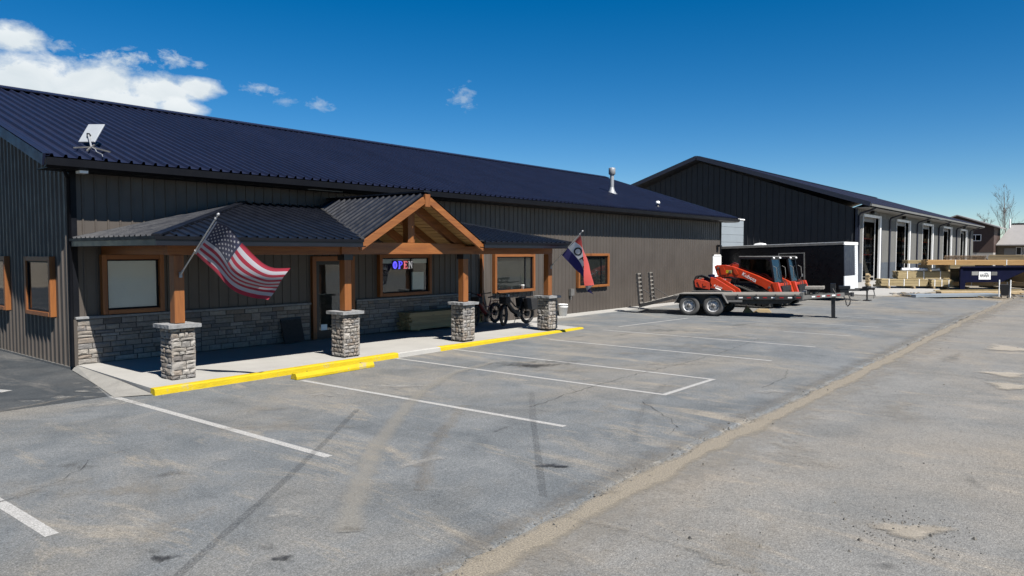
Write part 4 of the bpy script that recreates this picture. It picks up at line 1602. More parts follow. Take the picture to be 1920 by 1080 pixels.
def build_flags():
    X = 6.57
    t = thing('flag', 'American flag with stars and stripes on a white pole above the first pier', 'flag', (X, 13.60, 2.09))
    pole_parts(t, (X, 13.60, 2.09), (X + .02, 12.23, 3.155), (0.42, 0.955))
    top = [(0, V((6.6, 12.3, 3.06))), (.22, V((6.74, 12.16, 2.91))), (.42, V((6.93, 12.07, 2.61))), (.62, V((7.14, 11.93, 2.33))), (.8, V((7.29, 11.71, 2.21))), (1, V((7.44, 11.39, 2.18)))]
    bot = [(0, V((6.58, 13.05, 2.49))), (.25, V((6.78, 12.88, 2.25))), (.55, V((7.09, 12.6, 1.88))), (.8, V((7.32, 12.34, 1.66))), (1, V((7.46, 12.0, 1.66)))]

    def surf(u, v):
        p = catmull(top, u).lerp(catmull(bot, u), v)
        w = min(1, u * 2.2)
        ox = 0.060 * w * math.sin(u * 7.5 + v * 1.2) + 0.035 * w * math.sin(u * 13 - v * 3.0) + 0.10 * w * math.exp(-((v - .0) / .10) ** 2) * math.sin(2.2 * u + .4) \
            + 0.055 * w * math.sin(v * 6.5 + u * 3.0) - 0.10 * math.exp(-((v - 1) / .10) ** 2) * w
        p = p + V((.83, .35, .43)) * (ox * 0.8)
        return p

    def cols(u, v):
        s = int(v * 13)
        if u < 0.022:
            return 1
        if u < 0.40 and s < 7:
            return 2
        return 0 if s % 2 == 0 else 1
    fl = surf_flag(surf, cols, 90, 52, t, 'flag_cloth', ['flag_red', 'flag_white', 'flag_blue'])
    # stars, on both faces
    mb = MB()
    for r in range(9):
        for c in range(6 if r % 2 == 0 else 5):
            u = 0.022 + 0.378 * ((2 * c + (1 if r % 2 == 0 else 2)) / 12)
            v = (7 / 13) * ((r + 1) / 10)
            for side in (-1, 1):
                e = 1e-3
                p = surf(u, v)
                n = (surf(u + e, v) - p).cross(surf(u, v + e) - p).normalized()
                vs = [p + n * side * 0.004]
                for k in range(10):
                    a = math.pi * k / 5 - math.pi / 2
                    rr = 0.029 if k % 2 == 0 else 0.0125
                    q = surf(u + rr * math.cos(a) / 1.75 * 0.92, v + rr * math.sin(a) / 0.98)
                    vs.append(q + n * side * 0.004)
                mb.add(vs, [(0, 1 + k, 1 + (k + 1) % 10) for k in range(10)])
    mb.build('star', 'flag_white', fl)

    X = 18.35
    t = thing('flag', 'red white and blue OPEN flag folded over on pole at the last pier', 'flag', (X, 13.62, 2.06))
    pole_parts(t, (X, 13.62, 2.06), (X + .02, 12.47, 3.13), (0.40, 0.94))
    # edges running along the fly: top edge, first stripe joint, second joint, bottom edge
    E0 = [(0, V((18.30, 12.47, 3.04))), (.12, V((18.14, 12.33, 2.90))), (.3, V((18.12, 12.27, 2.64))), (.6, V((18.12, 12.23, 2.12))), (.9, V((18.12, 12.20, 1.56))), (1, V((18.12, 12.19, 1.51)))]
    E1 = [(0, V((18.34, 12.70, 2.84))), (.18, V((18.34, 12.42, 2.63))), (.5, V((18.34, 12.19, 2.15))), (.9, V((18.34, 12.02, 1.58))), (1, V((18.34, 12.01, 1.53)))]
    E2 = [(0, V((18.36, 12.97, 2.65))), (.3, V((18.42, 12.67, 2.32))), (.6, V((18.42, 12.42, 1.98))), (.9, V((18.42, 12.36, 1.49))), (1, V((18.42, 12.30, 1.34)))]
    E3 = [(0, V((18.36, 13.2, 2.43))), (.3, V((18.42, 12.83, 2.07))), (.6, V((18.42, 12.51, 1.82))), (.9, V((18.42, 12.20, 1.40))), (1, V((18.42, 12.06, 1.24)))]

    def surf2(u, v):
        v = min(max(v, 0), 1)
        k = min(2, int(v * 3))
        f = v * 3 - k
        EE = (E0, E1, E2, E3)
        p = catmull(EE[k], u).lerp(catmull(EE[k + 1], u), f)
        return p + V((0.018 * math.sin(u * 14 + v * 5) * min(1, u * 3), 0, 0))
    fl = surf_flag(surf2, lambda u, v: 0 if v < 1 / 3 else (1 if v < 2 / 3 else 2), 40, 36, t, 'flag_cloth', ['open_red', 'open_white', 'open_blue'])
    mb = MB()

    def stroke(pts, w, wu=None):
        for (a, b) in zip(pts, pts[1:]):
            a, b = V((*a, 0)), V((*b, 0))
            k = 3
            d = (b - a)
            dn = V((d.x * 1.5, d.y, 0)).normalized()
            sd = V((-dn.y / 1.5, dn.x, 0)) * w
            for i in range(k):
                p, q = a.lerp(b, i / k), a.lerp(b, (i + 1) / k + .02)
                for side in (-1, 1):
                    vs = []
                    for z in (p - sd, q - sd, q + sd, p + sd):
                        uu = z.x
                        c = surf2(uu, z.y)
                        e = 1e-3
                        n = (surf2(uu + e, z.y) - c).cross(surf2(uu, z.y + e) - c).normalized()
                        vs.append(c + n * side * 0.005)
                    mb.add(vs, [(0, 1, 2, 3)])
    V0, V1 = 0.375, 0.625
    vm = (V0 + V1) / 2
    ell = [(0.19 + 0.070 * math.cos(a), vm + 0.112 * math.sin(a)) for a in [i * math.pi / 8 for i in range(17)]]
    stroke(ell, 0.022)
    stroke([(0.34, V1), (0.34, V0), (0.42, V0 + .02), (0.435, V0 + .065), (0.41, vm), (0.34, vm + .01)], 0.02)
    stroke([(0.64, V0), (0.53, V0), (0.53, V1), (0.64, V1)], 0.02)
    stroke([(0.53, vm), (0.61, vm)], 0.02)
    stroke([(0.72, V1), (0.72, V0), (0.82, V1), (0.82, V0)], 0.02)
    mb.build('lettering', 'lettering_dark', fl)


build_flags()


# ------------------------------------------------------------------ OPEN sign in the window
def build_neon():
    x0, x1, z0, z1 = 14.72, 15.52, 2.02, 2.23
    y = WY - 0.085
    t = thing('open_sign', 'blue and red lit OPEN sign behind the porch window', 'sign', (x0, y, z0))
    w = 0.165
    gap = (x1 - x0 - 4 * w) / 3

    def seg(k, pts, r=0.013):
        ox = x0 + k * (w + gap)
        return [(ox + a * w, y, z0 + b * (z1 - z0)) for a, b in pts]

    def letter(k, strokes, m, nm):
        mb = MB()
        for s in strokes:
            mb.tube(seg(k, s), 0.015, 6)
        return mb.build(nm, m, t)
    O = [[(0.5 + 0.44 * math.cos(a), 0.5 + 0.5 * math.sin(a)) for a in [i * math.pi / 8 for i in range(17)]], [(.5 + .22 * math.cos(a), .5 + .42 * math.sin(a)) for a in [i * math.pi / 8 for i in range(17)]]]
    Pl = [[(.05, 0), (.45, 0)], [(.25, 0), (.25, 1)], [(.05, 1), (.7, 1), (.92, .88), (.95, .72), (.85, .54), (.6, .48), (.25, .48)], [(.38, 0), (.38, 1)]]
    El = [[(.05, 0), (.9, 0), (.95, .22)], [(.25, 0), (.25, 1)], [(.38, 0), (.38, 1)], [(.05, 1), (.9, 1), (.93, .8)], [(.3, .5), (.7, .5)], [(.7, .38), (.7, .62)]]
    Nl = [[(.0, 0), (.35, 0)], [(.18, 0), (.18, 1)], [(0, 1), (.25, 1), (.82, 0), (.82, 1)], [(.3, 1), (.88, .06)], [(.65, 1), (1, 1)]]
    letter(0, O, 'led_blue', 'letter')
    letter(1, Pl, 'led_blue', 'letter')
    letter(2, El, 'led_red', 'letter')
    letter(3, Nl, 'led_white', 'letter')
    mb = MB()
    mb.box(x0 - .03, x1 + .03, y + .012, y + .016, z0 - .03, z1 + .03)
    mb.build('backing', 'black', t)


build_neon()


# ------------------------------------------------------------------ things under and beside the porch
def build_porch_things():
    # lumber under the OPEN window
    t = thing('lumber_stack', 'stack of long boards under the OPEN sign window', 'lumber', (14.9, 16.4, 0.11))
    rnd = random.Random(5)
    for lay in range(12):
        for c in range(4):
            x0 = 14.88 + rnd.uniform(-.05, .09)
            z = 0.15 + lay * 0.0435
            y = 16.33 + c * 0.145
            mb = MB()
            mb.box(x0, x0 + 3.2 + rnd.uniform(-.05, .05), y + rnd.uniform(0, .012), y + .138, z, z + .038)
            mb.build('board', 'treated_x', t)
    mb = MB()
    for x in (15.2, 16.6, 17.8):
        mb.box(x, x + .09, 16.34, 16.88, 0.112, 0.148)
    mb.build('bearer', 'treated_y', t)
    # dark board leaning on the stone
    t = thing('dark_board', 'black flat panel leaning on the stone wall left of the door', 'board', (11.1, 16.75, 0.11))
    mb = MB()
    m = Matrix.Translation(V((10.80, 16.70, 0.113))) @ Matrix.Rotation(R(-14), 4, 'X') @ Matrix.Rotation(R(-2), 4, 'Y')
    mb.box(0, 0.62, 0, 0.03, 0, 0.66, 0, m, 0.004)
    mb.build('panel', 'black_soft', t, bevel=.01)
    mb = MB()
    mb.box(0.0, 0.62, -0.008, -0.002, 0.62, 0.655, 0, m)
    mb.build('top_rim', 'black', t)
    # bucket
    bx, by = 23.2, 16.62
    t = thing('bucket', 'white plastic bucket standing by the taupe wall', 'bucket', (bx, by, 0.022))
    mb = MB()
    mb.lathe([(0.0, 0.0), (0.15, 0.0), (0.185, 0.42), (0.19, 0.42), (0.19, 0.46), (0.178, 0.46), (0.17, 0.40), (0.14, 0.03), (0, 0.03)], (bx, by, 0.026), n=22)
    mb.build('pail', 'bucket', t)
    mb = MB()
    mb.lathe([(0.196, 0.34), (0.200, 0.35), (0.200, 0.37), (0.196, 0.38)], (bx, by, 0.026), n=22)
    mb.build('rim_band', 'bucket', t)
    mb = MB()
    mb.tube([(bx + .2 * math.cos(a), by + .03 - 0.22 * math.sin(a) * .2, .44 - .22 * math.sin(a)) for a in [i * math.pi / 10 for i in range(11)]], 0.005, 6)
    mb.build('handle', 'galv', t)
    # plant pot in the window right of the bikes
    px, py, pz = 21.0, WY - .115, 1.158
    t = thing('plant_pot', 'small white pot on the sill of the window behind the bikes', 'pot', (px, py, pz))
    mb = MB()
    mb.lathe([(0, 0), (0.045, 0), (0.065, 0.13), (0.07, 0.13), (0.07, 0.155), (0.055, 0.155), (0.05, 0.13), (0, 0.13)], (px, py, pz), n=16)
    mb.build('pot', 'bucket', t)
    mb = MB()
    mb.cyl((px, py, pz + .12), (px + .005, py, pz + .56), 0.006, n=6)
    for k in range(8):
        a = k * 2.4
        z = pz + .2 + k * .04
        mb.add([(px, py, z), (px + .05 * math.cos(a), py + .02 * math.sin(a), z + .03), (px + .07 * math.cos(a + .3), py + .02 * math.sin(a), z + .01)], [(0, 1, 2)])
    mb.build('plant', 'soil', t)


build_porch_things()


def bike(name, label, loc, rz, paint, cargo, turn):
    t = thing(name, label, 'bicycle', loc, (0, 0, rz), group='electric bikes under the porch')
    R_ = 0.345
    wb = 1.16
    def wheel(cx, ang, m):
        rot = Matrix.Translation(V((cx, 0, R_))) @ Matrix.Rotation(ang, 4, 'Z')
        mb = MB()
        n = 28
        mb.tube([rot @ V((math.cos(2 * math.pi * i / n) * (R_ - .052), 0, math.sin(2 * math.pi * i / n) * (R_ - .052))) for i in range(n)], 0.052, 8, closed=True)
        w = mb.build('wheel', 'tyre', t, local=True)
        mb = MB()
        mb.tube([rot @ V((math.cos(2 * math.pi * i / n) * (R_ - .105), 0, math.sin(2 * math.pi * i / n) * (R_ - .105))) for i in range(n)], 0.018, 6, closed=True)
        mb.build('rim', 'black', w, local=True)
        mb = MB()
        for i in range(16):
            a = 2 * math.pi * i / 16
            mb.cyl(rot @ V((0, .03 * (-1) ** i, 0)), rot @ V((math.cos(a) * (R_ - .09), 0, math.sin(a) * (R_ - .09))), 0.0035, n=4, caps=False)
        mb.build('spoke', 'hub', w, local=True)
        mb = MB()
        mb.cyl(rot @ V((0, -.05, 0)), rot @ V((0, .05, 0)), 0.095 if cx < 0 else 0.035, n=14)
        mb.build('hub', 'black', w, local=True)
    fx = wb / 2
    wheel(-fx, 0, 'tyre')
    wheel(fx, turn, 'tyre')
    head_b, head_t = V((fx - .17, 0, .70)), V((fx - .23, 0, .90))
    bb = V((-.10, 0, .34))
    seat_t = V((-.30, 0, .78))
    mb = MB()
    mb.tube([head_b + V((-.01, 0, .04)), V((fx - .40, 0, .50)), bb], [0.06, 0.075, 0.07], 10)
    mb.tube([bb, seat_t], 0.024, 10)
    mb.tube([head_t, V((0.0, 0, .60)), V((-.25, 0, .58))], 0.024, 10)
    for s in (-1, 1):
        mb.tube([bb + V((0, .04 * s, 0)), V((-fx, .07 * s, R_))], 0.014, 8)
        mb.tube([V((-.27, .03 * s, .66)), V((-fx, .07 * s, R_))], 0.012, 8)
    mb.tube([head_b, head_t], 0.03, 10)
    mb.build('frame', paint, t, local=True)
    rot = Matrix.Translation(V((fx, 0, 0))) @ Matrix.Rotation(turn, 4, 'Z') @ Matrix.Translation(V((-fx, 0, 0)))
    mb = MB()
    for s in (-1, 1):
        mb.tube([rot @ V((fx - .16, .06 * s, .72)), rot @ V((fx - .05, .065 * s, .52)), rot @ V((fx, .065 * s, R_))], 0.017, 8)
    mb.cyl(rot @ V((fx - .16, -.08, .72)), rot @ V((fx - .16, .08, .72)), 0.025, n=8)
    mb.build('fork', 'black', t, local=True)
    mb = MB()
    mb.tube([head_t, head_t + V((-.02, 0, .13))], 0.018, 8)
    mb.tube([rot @ V(p) for p in [(fx - .42, -.36, 1.06), (fx - .30, -.26, 1.05), (fx - .24, -.08, 1.02), (fx - .24, .08, 1.02), (fx - .30, .26, 1.05), (fx - .42, .36, 1.06)]], 0.014, 8)
    mb.build('handlebar', 'black', t, local=True)
    for s in (-1, 1):
        mb = MB()
        mb.tube([rot @ V((fx - .46, .385 * s, 1.062)), rot @ V((fx - .345, .30 * s, 1.056))], 0.019, 8)
        mb.build('grip', 'black_soft', t, local=True)
    mb = MB()
    mb.lathe([(0, 0), (0.05, 0.01), (0.05, 0.05), (0, 0.06)], rot @ V((fx - .14, 0, .86)), axis=(1, 0, 0), n=12)
    mb.build('headlamp', 'rim', t, local=True)
    mb = MB()
    mb.prism([(-.20, 0, .885), (-.42, .0, .86), (-.46, 0, .89), (-.44, 0, .915), (-.30, 0, .905), (-.17, 0, .905)], (0, .001, 0))
    mb = MB()
    for s in (-1, 1):
        pass
    vs = [(-.15, -.02, .875), (-.15, .02, .875), (-.32, .055, .875), (-.44, .085, .885), (-.45, -.085, .885), (-.32, -.055, .875)]
    vs2 = [(x, y, z + .035) for x, y, z in vs]
    mb.add(vs + vs2, [(5, 4, 3, 2, 1, 0), (6, 7, 8, 9, 10, 11)] + [(i, (i + 1) % 6, 6 + (i + 1) % 6, 6 + i) for i in range(6)])
    mb.tube([seat_t, V((-.315, 0, .88))], 0.015, 8)
    mb.build('saddle', 'black_soft', t, local=True, bevel=.012)
    mb = MB()
    mb.cyl((-.10, -.07, .34), (-.10, .07, .34), 0.10, n=18)
    mb.build('motor', 'black', t, local=True)
    for s in (-1, 1):
        mb = MB()
        mb.bar((-.10, .085 * s, .34), (-.10 + .12 * s, .085 * s, .34 - .12 * s), .012, .022)
        mb.box(-.10 + .12 * s - .045, -.10 + .12 * s + .045, .085 * s if s > 0 else -.19, .19 if s > 0 else .085 * s, .34 - .12 * s - .012, .34 - .12 * s + .012)
        mb.build('pedal', 'hub', t, local=True)
    mb = MB()
    for k, (cx, a0, a1, an) in enumerate(((-fx, 20, 165, 0), (fx, 35, 130, turn))):
        rr = Matrix.Translation(V((cx, 0, R_))) @ Matrix.Rotation(an, 4, 'Z')
        pts = []
        for i in range(9):
            a = R(lerp(a0, a1, i / 8))
            pts.append((math.cos(a) * (R_ + .02), math.sin(a) * (R_ + .02)))
        for (p, q) in zip(pts, pts[1:]):
            mb.add([rr @ V((p[0], -.045, p[1])), rr @ V((q[0], -.045, q[1])), rr @ V((q[0], .045, q[1])), rr @ V((p[0], .045, p[1]))], [(0, 1, 2, 3)])
    mb.build('fender', 'black', t, local=True)
    mb = MB()
    mb.box(-fx - .35, -.36, -.07, .07, .75, .765)
    for s in (-1, 1):
        mb.tube([(-fx, .085 * s, R_), (-fx - .02, .085 * s, .75)], 0.008, 6)
        mb.tube([(-fx, .085 * s, R_), (-fx - .28, .08 * s, .75)], 0.008, 6)
    mb.build('rear_rack', 'black', t, local=True)
    if cargo:
        for s in (-1, 1):
            mb = MB()
            mb.prism([(-fx - .46, .09 * s, .86), (-fx + .32, .09 * s, .88), (-fx + .26, .09 * s, .52), (-fx - .10, .09 * s, .46), (-fx - .42, .09 * s, .52)], (0, .17 * s, 0))
            mb.build('pannier', 'black_soft', t, local=True, bevel=.03)
    mb = MB()
    mb.tube([(-.12, -.05, .30), (-.16, -.22, .02)], 0.011, 6)
    mb.build('kickstand', 'hub', t, local=True)
    mb = MB()
    mb.box(fx - .16, fx + .06, -.17, .17, .72, .94)
    mb.build('front_bag', 'black_soft', t, local=True, bevel=.03)
    mb = MB()
    mb.box(fx - .22, fx - .16, -.05, .05, .96, 1.03)
    mb.build('display', 'red' if not cargo else 'rim', t, local=True)
    return t


bike('bicycle', 'black cargo electric bike with large side panniers beside the last pier', (18.55, 15.22, 0.112), R(180 - 2), 'black', True, R(24))
bike('bicycle', 'dark red electric bike parked behind the black cargo bike', (18.05, 16.1, 0.112), R(180 + 8), 'bike_red', False, R(18))


# ------------------------------------------------------------------ flatbed trailer
def wheel_on(t, c, r, w, side, rim_m='rim', tyre_m='tyre_dusty'):
    """wheel with axle along y, outer face towards side*y"""
    c = V(c)
    ax = V((0, side, 0))
    mb = MB()
    h = w / 2
    mb.lathe([(r * .58, -h), (r * .80, -h * 1.02), (r * .95, -h * .92), (r, -h * .6), (r, h * .6), (r * .95, h * .92), (r * .80, h * 1.04), (r * .60, h), (r * .58, h * .8), (r * .58, -h)], c, ax, 32)
    o = mb.build('wheel', tyre_m, t, local=True)
    mb = MB()
    mb.lathe([(r * .60, h * .98), (r * .565, h * .98), (r * .54, h * .55), (r * .50, h * .30), (r * .36, h * .42), (r * .33, h * .55), (r * .20, h * .60), (r * .17, h * .60)], c, ax, 32)
    mb.build('rim', rim_m, o, local=True)
    mb = MB()
    mb.lathe([(r * .19, h * .5), (r * .17, h * 1.0), (r * .12, h * 1.15), (0.0, h * 1.15)], c, ax, 16)
    a = V((1, 0, 0))
    b = V((0, 0, 1))
    for i in range(8):
        q = 2 * math.pi * i / 8
        p = c + (a * math.cos(q) + b * math.sin(q)) * r * .29 + ax * h * .5
        mb.cyl(p, p + ax * h * .22, r * .035, n=6)
    for i in range(8):
        q = 2 * math.pi * (i + .5) / 8
        p = c + (a * math.cos(q) + b * math.sin(q)) * r * .43 + ax * h * .36
        mb.cyl(p, p + ax * .012, r * .055, n=8)
    mb.build('hub', 'hub', o, local=True)
    return o


def build_flatbed():
    rot = (0, R(-1.5), R(-76))
    t = thing('flatbed_trailer', 'empty tandem axle flatbed trailer with raised loading ramps', 'trailer', (28.11, 12.84, 0.0), rot)
    W = 1.02
    for x in (-0.475, 0.475):
        for s in (-1, 1):
            wheel_on(t, (x, 1.17 * s, 0.405), 0.405, 0.24, s)
    for s in (-1, 1):
        mb = MB()
        y0, y1 = s * 1.04, s * 1.36
        pr = [(-1.02, .52), (-.99, .52), (-.80, .845), (.80, .845), (.99, .52), (1.02, .52), (.82, .875), (-.82, .875)]
        # folded plate fender: top and slopes
        P = [(-1.03, .50), (-.82, .87), (.82, .87), (1.03, .50)]
        for (p, q) in zip(P, P[1:]):
            d = V((q[0] - p[0], 0, q[1] - p[1]))
            n = V((-d.z, 0, d.x)).normalized() * .016
            mb.prism([V((p[0], y0, p[1])), V((q[0], y0, q[1])), V((q[0], y0, q[1])) + n, V((p[0], y0, p[1])) + n], (0, y1 - y0, 0))
        mb.build('fender', 'steel_grey', t, local=True)
        mb = MB()
        mb.prism([(-1.03, s * 1.035, .50), (-.82, s * 1.035, .866), (.82, s * 1.035, .866), (1.03, s * 1.035, .50), (.75, s * 1.035, .46), (-.75, s * 1.035, .46)], (0, -s * .02, 0))
        mb.build('fender_back', 'steel_dark', t, local=True)
    # frame rails
    for s in (-1, 1):
        mb = MB()
        mb.box(-1.15, 3.72, s * W - .03, s * W + .03, .64, .78)
        mb.build('side_rail', 'steel_dark', t, local=True)
        mb = MB()
        mb.prism([(0.95, s * .72, .64), (3.55, s * .72, .64), (3.15, s * .72, .46), (1.1, s * .72, .46)], (0, .07 * s, 0))
        mb.build('main_beam', 'steel_dark', t, local=True)
        mb = MB()
        mb.box(1.0, 1.55, s * 1.05, s * 1.12, .54, .62)
        mb.build('fender_brace', 'steel_grey', t, local=True)
        for k in range(8):
            mb = MB()
            mb.box(1.42 + k * .3, 1.57 + k * .3, s * (W + .032), s * (W + .036), .69, .735)
            mb.build('reflector', 'red' if k % 2 else 'lettering', t, local=True)
        for k in range(4):
            x = 1.35 + k * .7
            mb = MB()
            mb.box(x, x + .05, s * (W + .03), s * (W + .075), .70, .84)
            mb.build('stake_pocket', 'steel_dark', t, local=True)
    mb = MB()
    for k in range(9):
        x = -1.0 + k * .57
        mb.box(x, x + .06, -W + .03, W - .03, .66, .76)
    mb.build('cross_member', 'steel_dark', t, local=True)
    mb = MB()
    mb.box(3.66, 3.76, -W, W, .62, .90)
    mb.build('front_rail', 'steel_grey', t, local=True)
    # deck planks
    for k in range(12):
        y = -W + .005 + k * (2 * W / 12)
        mb = MB()
        mb.box(-1.15, 3.655, y, y + 2 * W / 12 - .01, .785, .832)
        mb.build('deck_plank', 'deck_x', t, local=True)
    mb = MB()
    mb.cyl((-.475, -1.05, .405), (-.475, 1.05, .405), .045, n=10)
    mb.cyl((.475, -1.05, .405), (.475, 1.05, .405), .045, n=10)
    mb.build('axle', 'steel_dark', t, local=True)
    # dovetail at the back
    for s in (-1, 1):
        mb = MB()
        mb.bar((-1.15, s * W, .72), (-2.52, s * W, .38), .06, .13)
        mb.build('tail_rail', 'steel_dark', t, local=True)
    for k in range(5):
        f = (k + .5) / 5
        mb = MB()
        x = lerp(-1.2, -2.42, f)
        z = lerp(.76, .44, f)
        mb.bar((x, -W + .03, z), (x, W - .03, z), .15, .03, up=(.27, 0, 1))
        mb.build('tail_plank', 'deck_y', t, local=True)
    mb = MB()
    mb.bar((-2.54, -W - .03, .38), (-2.54, W + .03, .38), .08, .14)
    mb.build('tail_bar', 'steel_dark', t, local=True)
    for s in (-1, 1):
        mb = MB()
        mb.box(-2.61, -2.582, s * .93, s * .99, .34, .42)
        mb.build('tail_lamp', 'red', t, local=True)
    # raised ramps: ladders standing up from the tail
    for s in (-1, 1):
        c = -.86 if s < 0 else 1.02
        rp = MB()
        for q in (-.27, .27):
            rp.bar((-2.54, c + q, .46), (-2.62, c + q, 1.72), .045, .07, up=(1, 0, 0))
        o = rp.build('ramp', 'steel_dark', t, local=True)
        for k in range(8):
            f = (k + .15) / 7.3
            mb = MB()
            x = lerp(-2.54, -2.62, f)
            z = lerp(.46, 1.72, f)
            mb.bar((x - .02, c - .246, z), (x - .02, c + .246, z), .09, .05, up=(0, 0, 1))
            mb.build('rung', 'deck_y', o, local=True)
        mb = MB()
        mb.tube([(-2.56, c + .3, 1.05), (-1.9, c + .3, .62)], 0.016, 6)
        mb.build('ramp_strut', 'steel_dark', t, local=True)
    # tongue
    for s in (-1, 1):
        mb = MB()
        mb.bar((3.70, s * .62, .70), (5.15, s * .07, .78), .07, .15)
        mb.build('tongue_beam', 'steel_grey', t, local=True)
        for k in range(6):
            f0, f1 = .22 + k * .12, .30 + k * .12
            a, b = V((3.70, s * .62, .70)), V((5.15, s * .07, .78))
            d = (b - a).normalized()
            n = V((-d.y, d.x, 0)) * (s * .038)
            mb = MB()
            mb.bar(a.lerp(b, f0) + n, a.lerp(b, f1) + n, .004, .05)
            mb.build('reflector', 'red' if k % 2 else 'lettering', t, local=True)
    mb = MB()
    mb.bar((5.10, 0, .79), (5.45, 0, .80), .12, .10)
    mb.cyl((5.42, 0, .70), (5.42, 0, .86), .07, n=12)
    mb.build('coupler', 'steel_dark', t, local=True)
    mb = MB()
    mb.box(4.69, 4.83, -.07, .07, -.10, .66)
    mb.box(4.67, 4.85, -.09, .09, .60, 1.20)
    mb.build('jack', 'black', t, local=True)
    mb = MB()
    mb.box(4.63, 4.89, -.13, .13, -.125, -.10)
    mb.build('jack_foot', 'black', t, local=True)
    mb = MB()
    mb.tube([(4.76, -.09, 1.0), (4.76, -.2, 1.0), (4.84, -.2, .86), (4.84, -.26, .86)], 0.012, 6)
    mb.build('jack_crank', 'steel_grey', t, local=True)
    for s in (-1, 1):
        mb = MB()
        p = [(5.30, .06 * s, .76), (5.36, .10 * s, .58), (5.34, .10 * s, .42), (5.27, .09 * s, .33), (5.22, .08 * s, .40), (5.18, .07 * s, .62), (5.1, .06 * s, .74)]
        mb.tube(p, 0.02, 6)
        mb.build('chain', 'steel_dark', t, local=True)
    mb = MB()
    mb.box(4.95, 5.36, -.02, .30, .98, 1.10)
    mb.box(5.0, 5.31, .0, .28, .84, .978)
    mb.build('toolbox', 'black', t, local=True, bevel=.012)
    mb = MB()
    mb.box(3.78, 4.45, -.42, .42, .99, 1.10)
    mb.build('front_beam', 'deck_y', t, local=True, bevel=.01)
    for y in (-.36, .0, .36):
        mb = MB()
        mb.box(3.85, 3.92, y - .03, y + .03, .72, .99)
        mb.build('front_bracket', 'steel_dark', t, local=True)
    mb = MB()
    mb.bar((3.94, -.30, .76), (4.35, -.30, .98), .05, .05)
    mb.build('front_brace', 'steel_dark', t, local=True)
    return t


build_flatbed()
# blocks of wood on the ground under and behind the trailer
def wood_blocks():
    t = thing('wood_block', 'pale wooden wedge block on the ground behind the trailer wheels', 'wood block', (29.9, 11.6, 0), (0, 0, R(-60)))
    mb = MB()
    mb.prism([(0, -.12, 0.002), (.72, -.12, 0.002), (.62, -.12, .15), (.22, -.12, .15)], (0, .25, 0))
    mb.build('block', 'pine_x', t, local=True, bevel=.01)
    mb = MB()
    mb.prism([(-.45, -.35, 0.002), (-.02, -.35, 0.002), (-.30, -.35, .30)], (0, .22, 0))
    mb.build('wedge', 'treated_x', t, local=True)
    t = thing('spare_wheel', 'dark spare wheel lying under the flatbed trailer', 'wheel', (29.5, 12.55, 0.0), (0, 0, R(-70)))
    wheel_on(t, (0, 0, 0.30), 0.30, 0.2, -1, 'steel_dark', 'tyre')


wood_blocks()


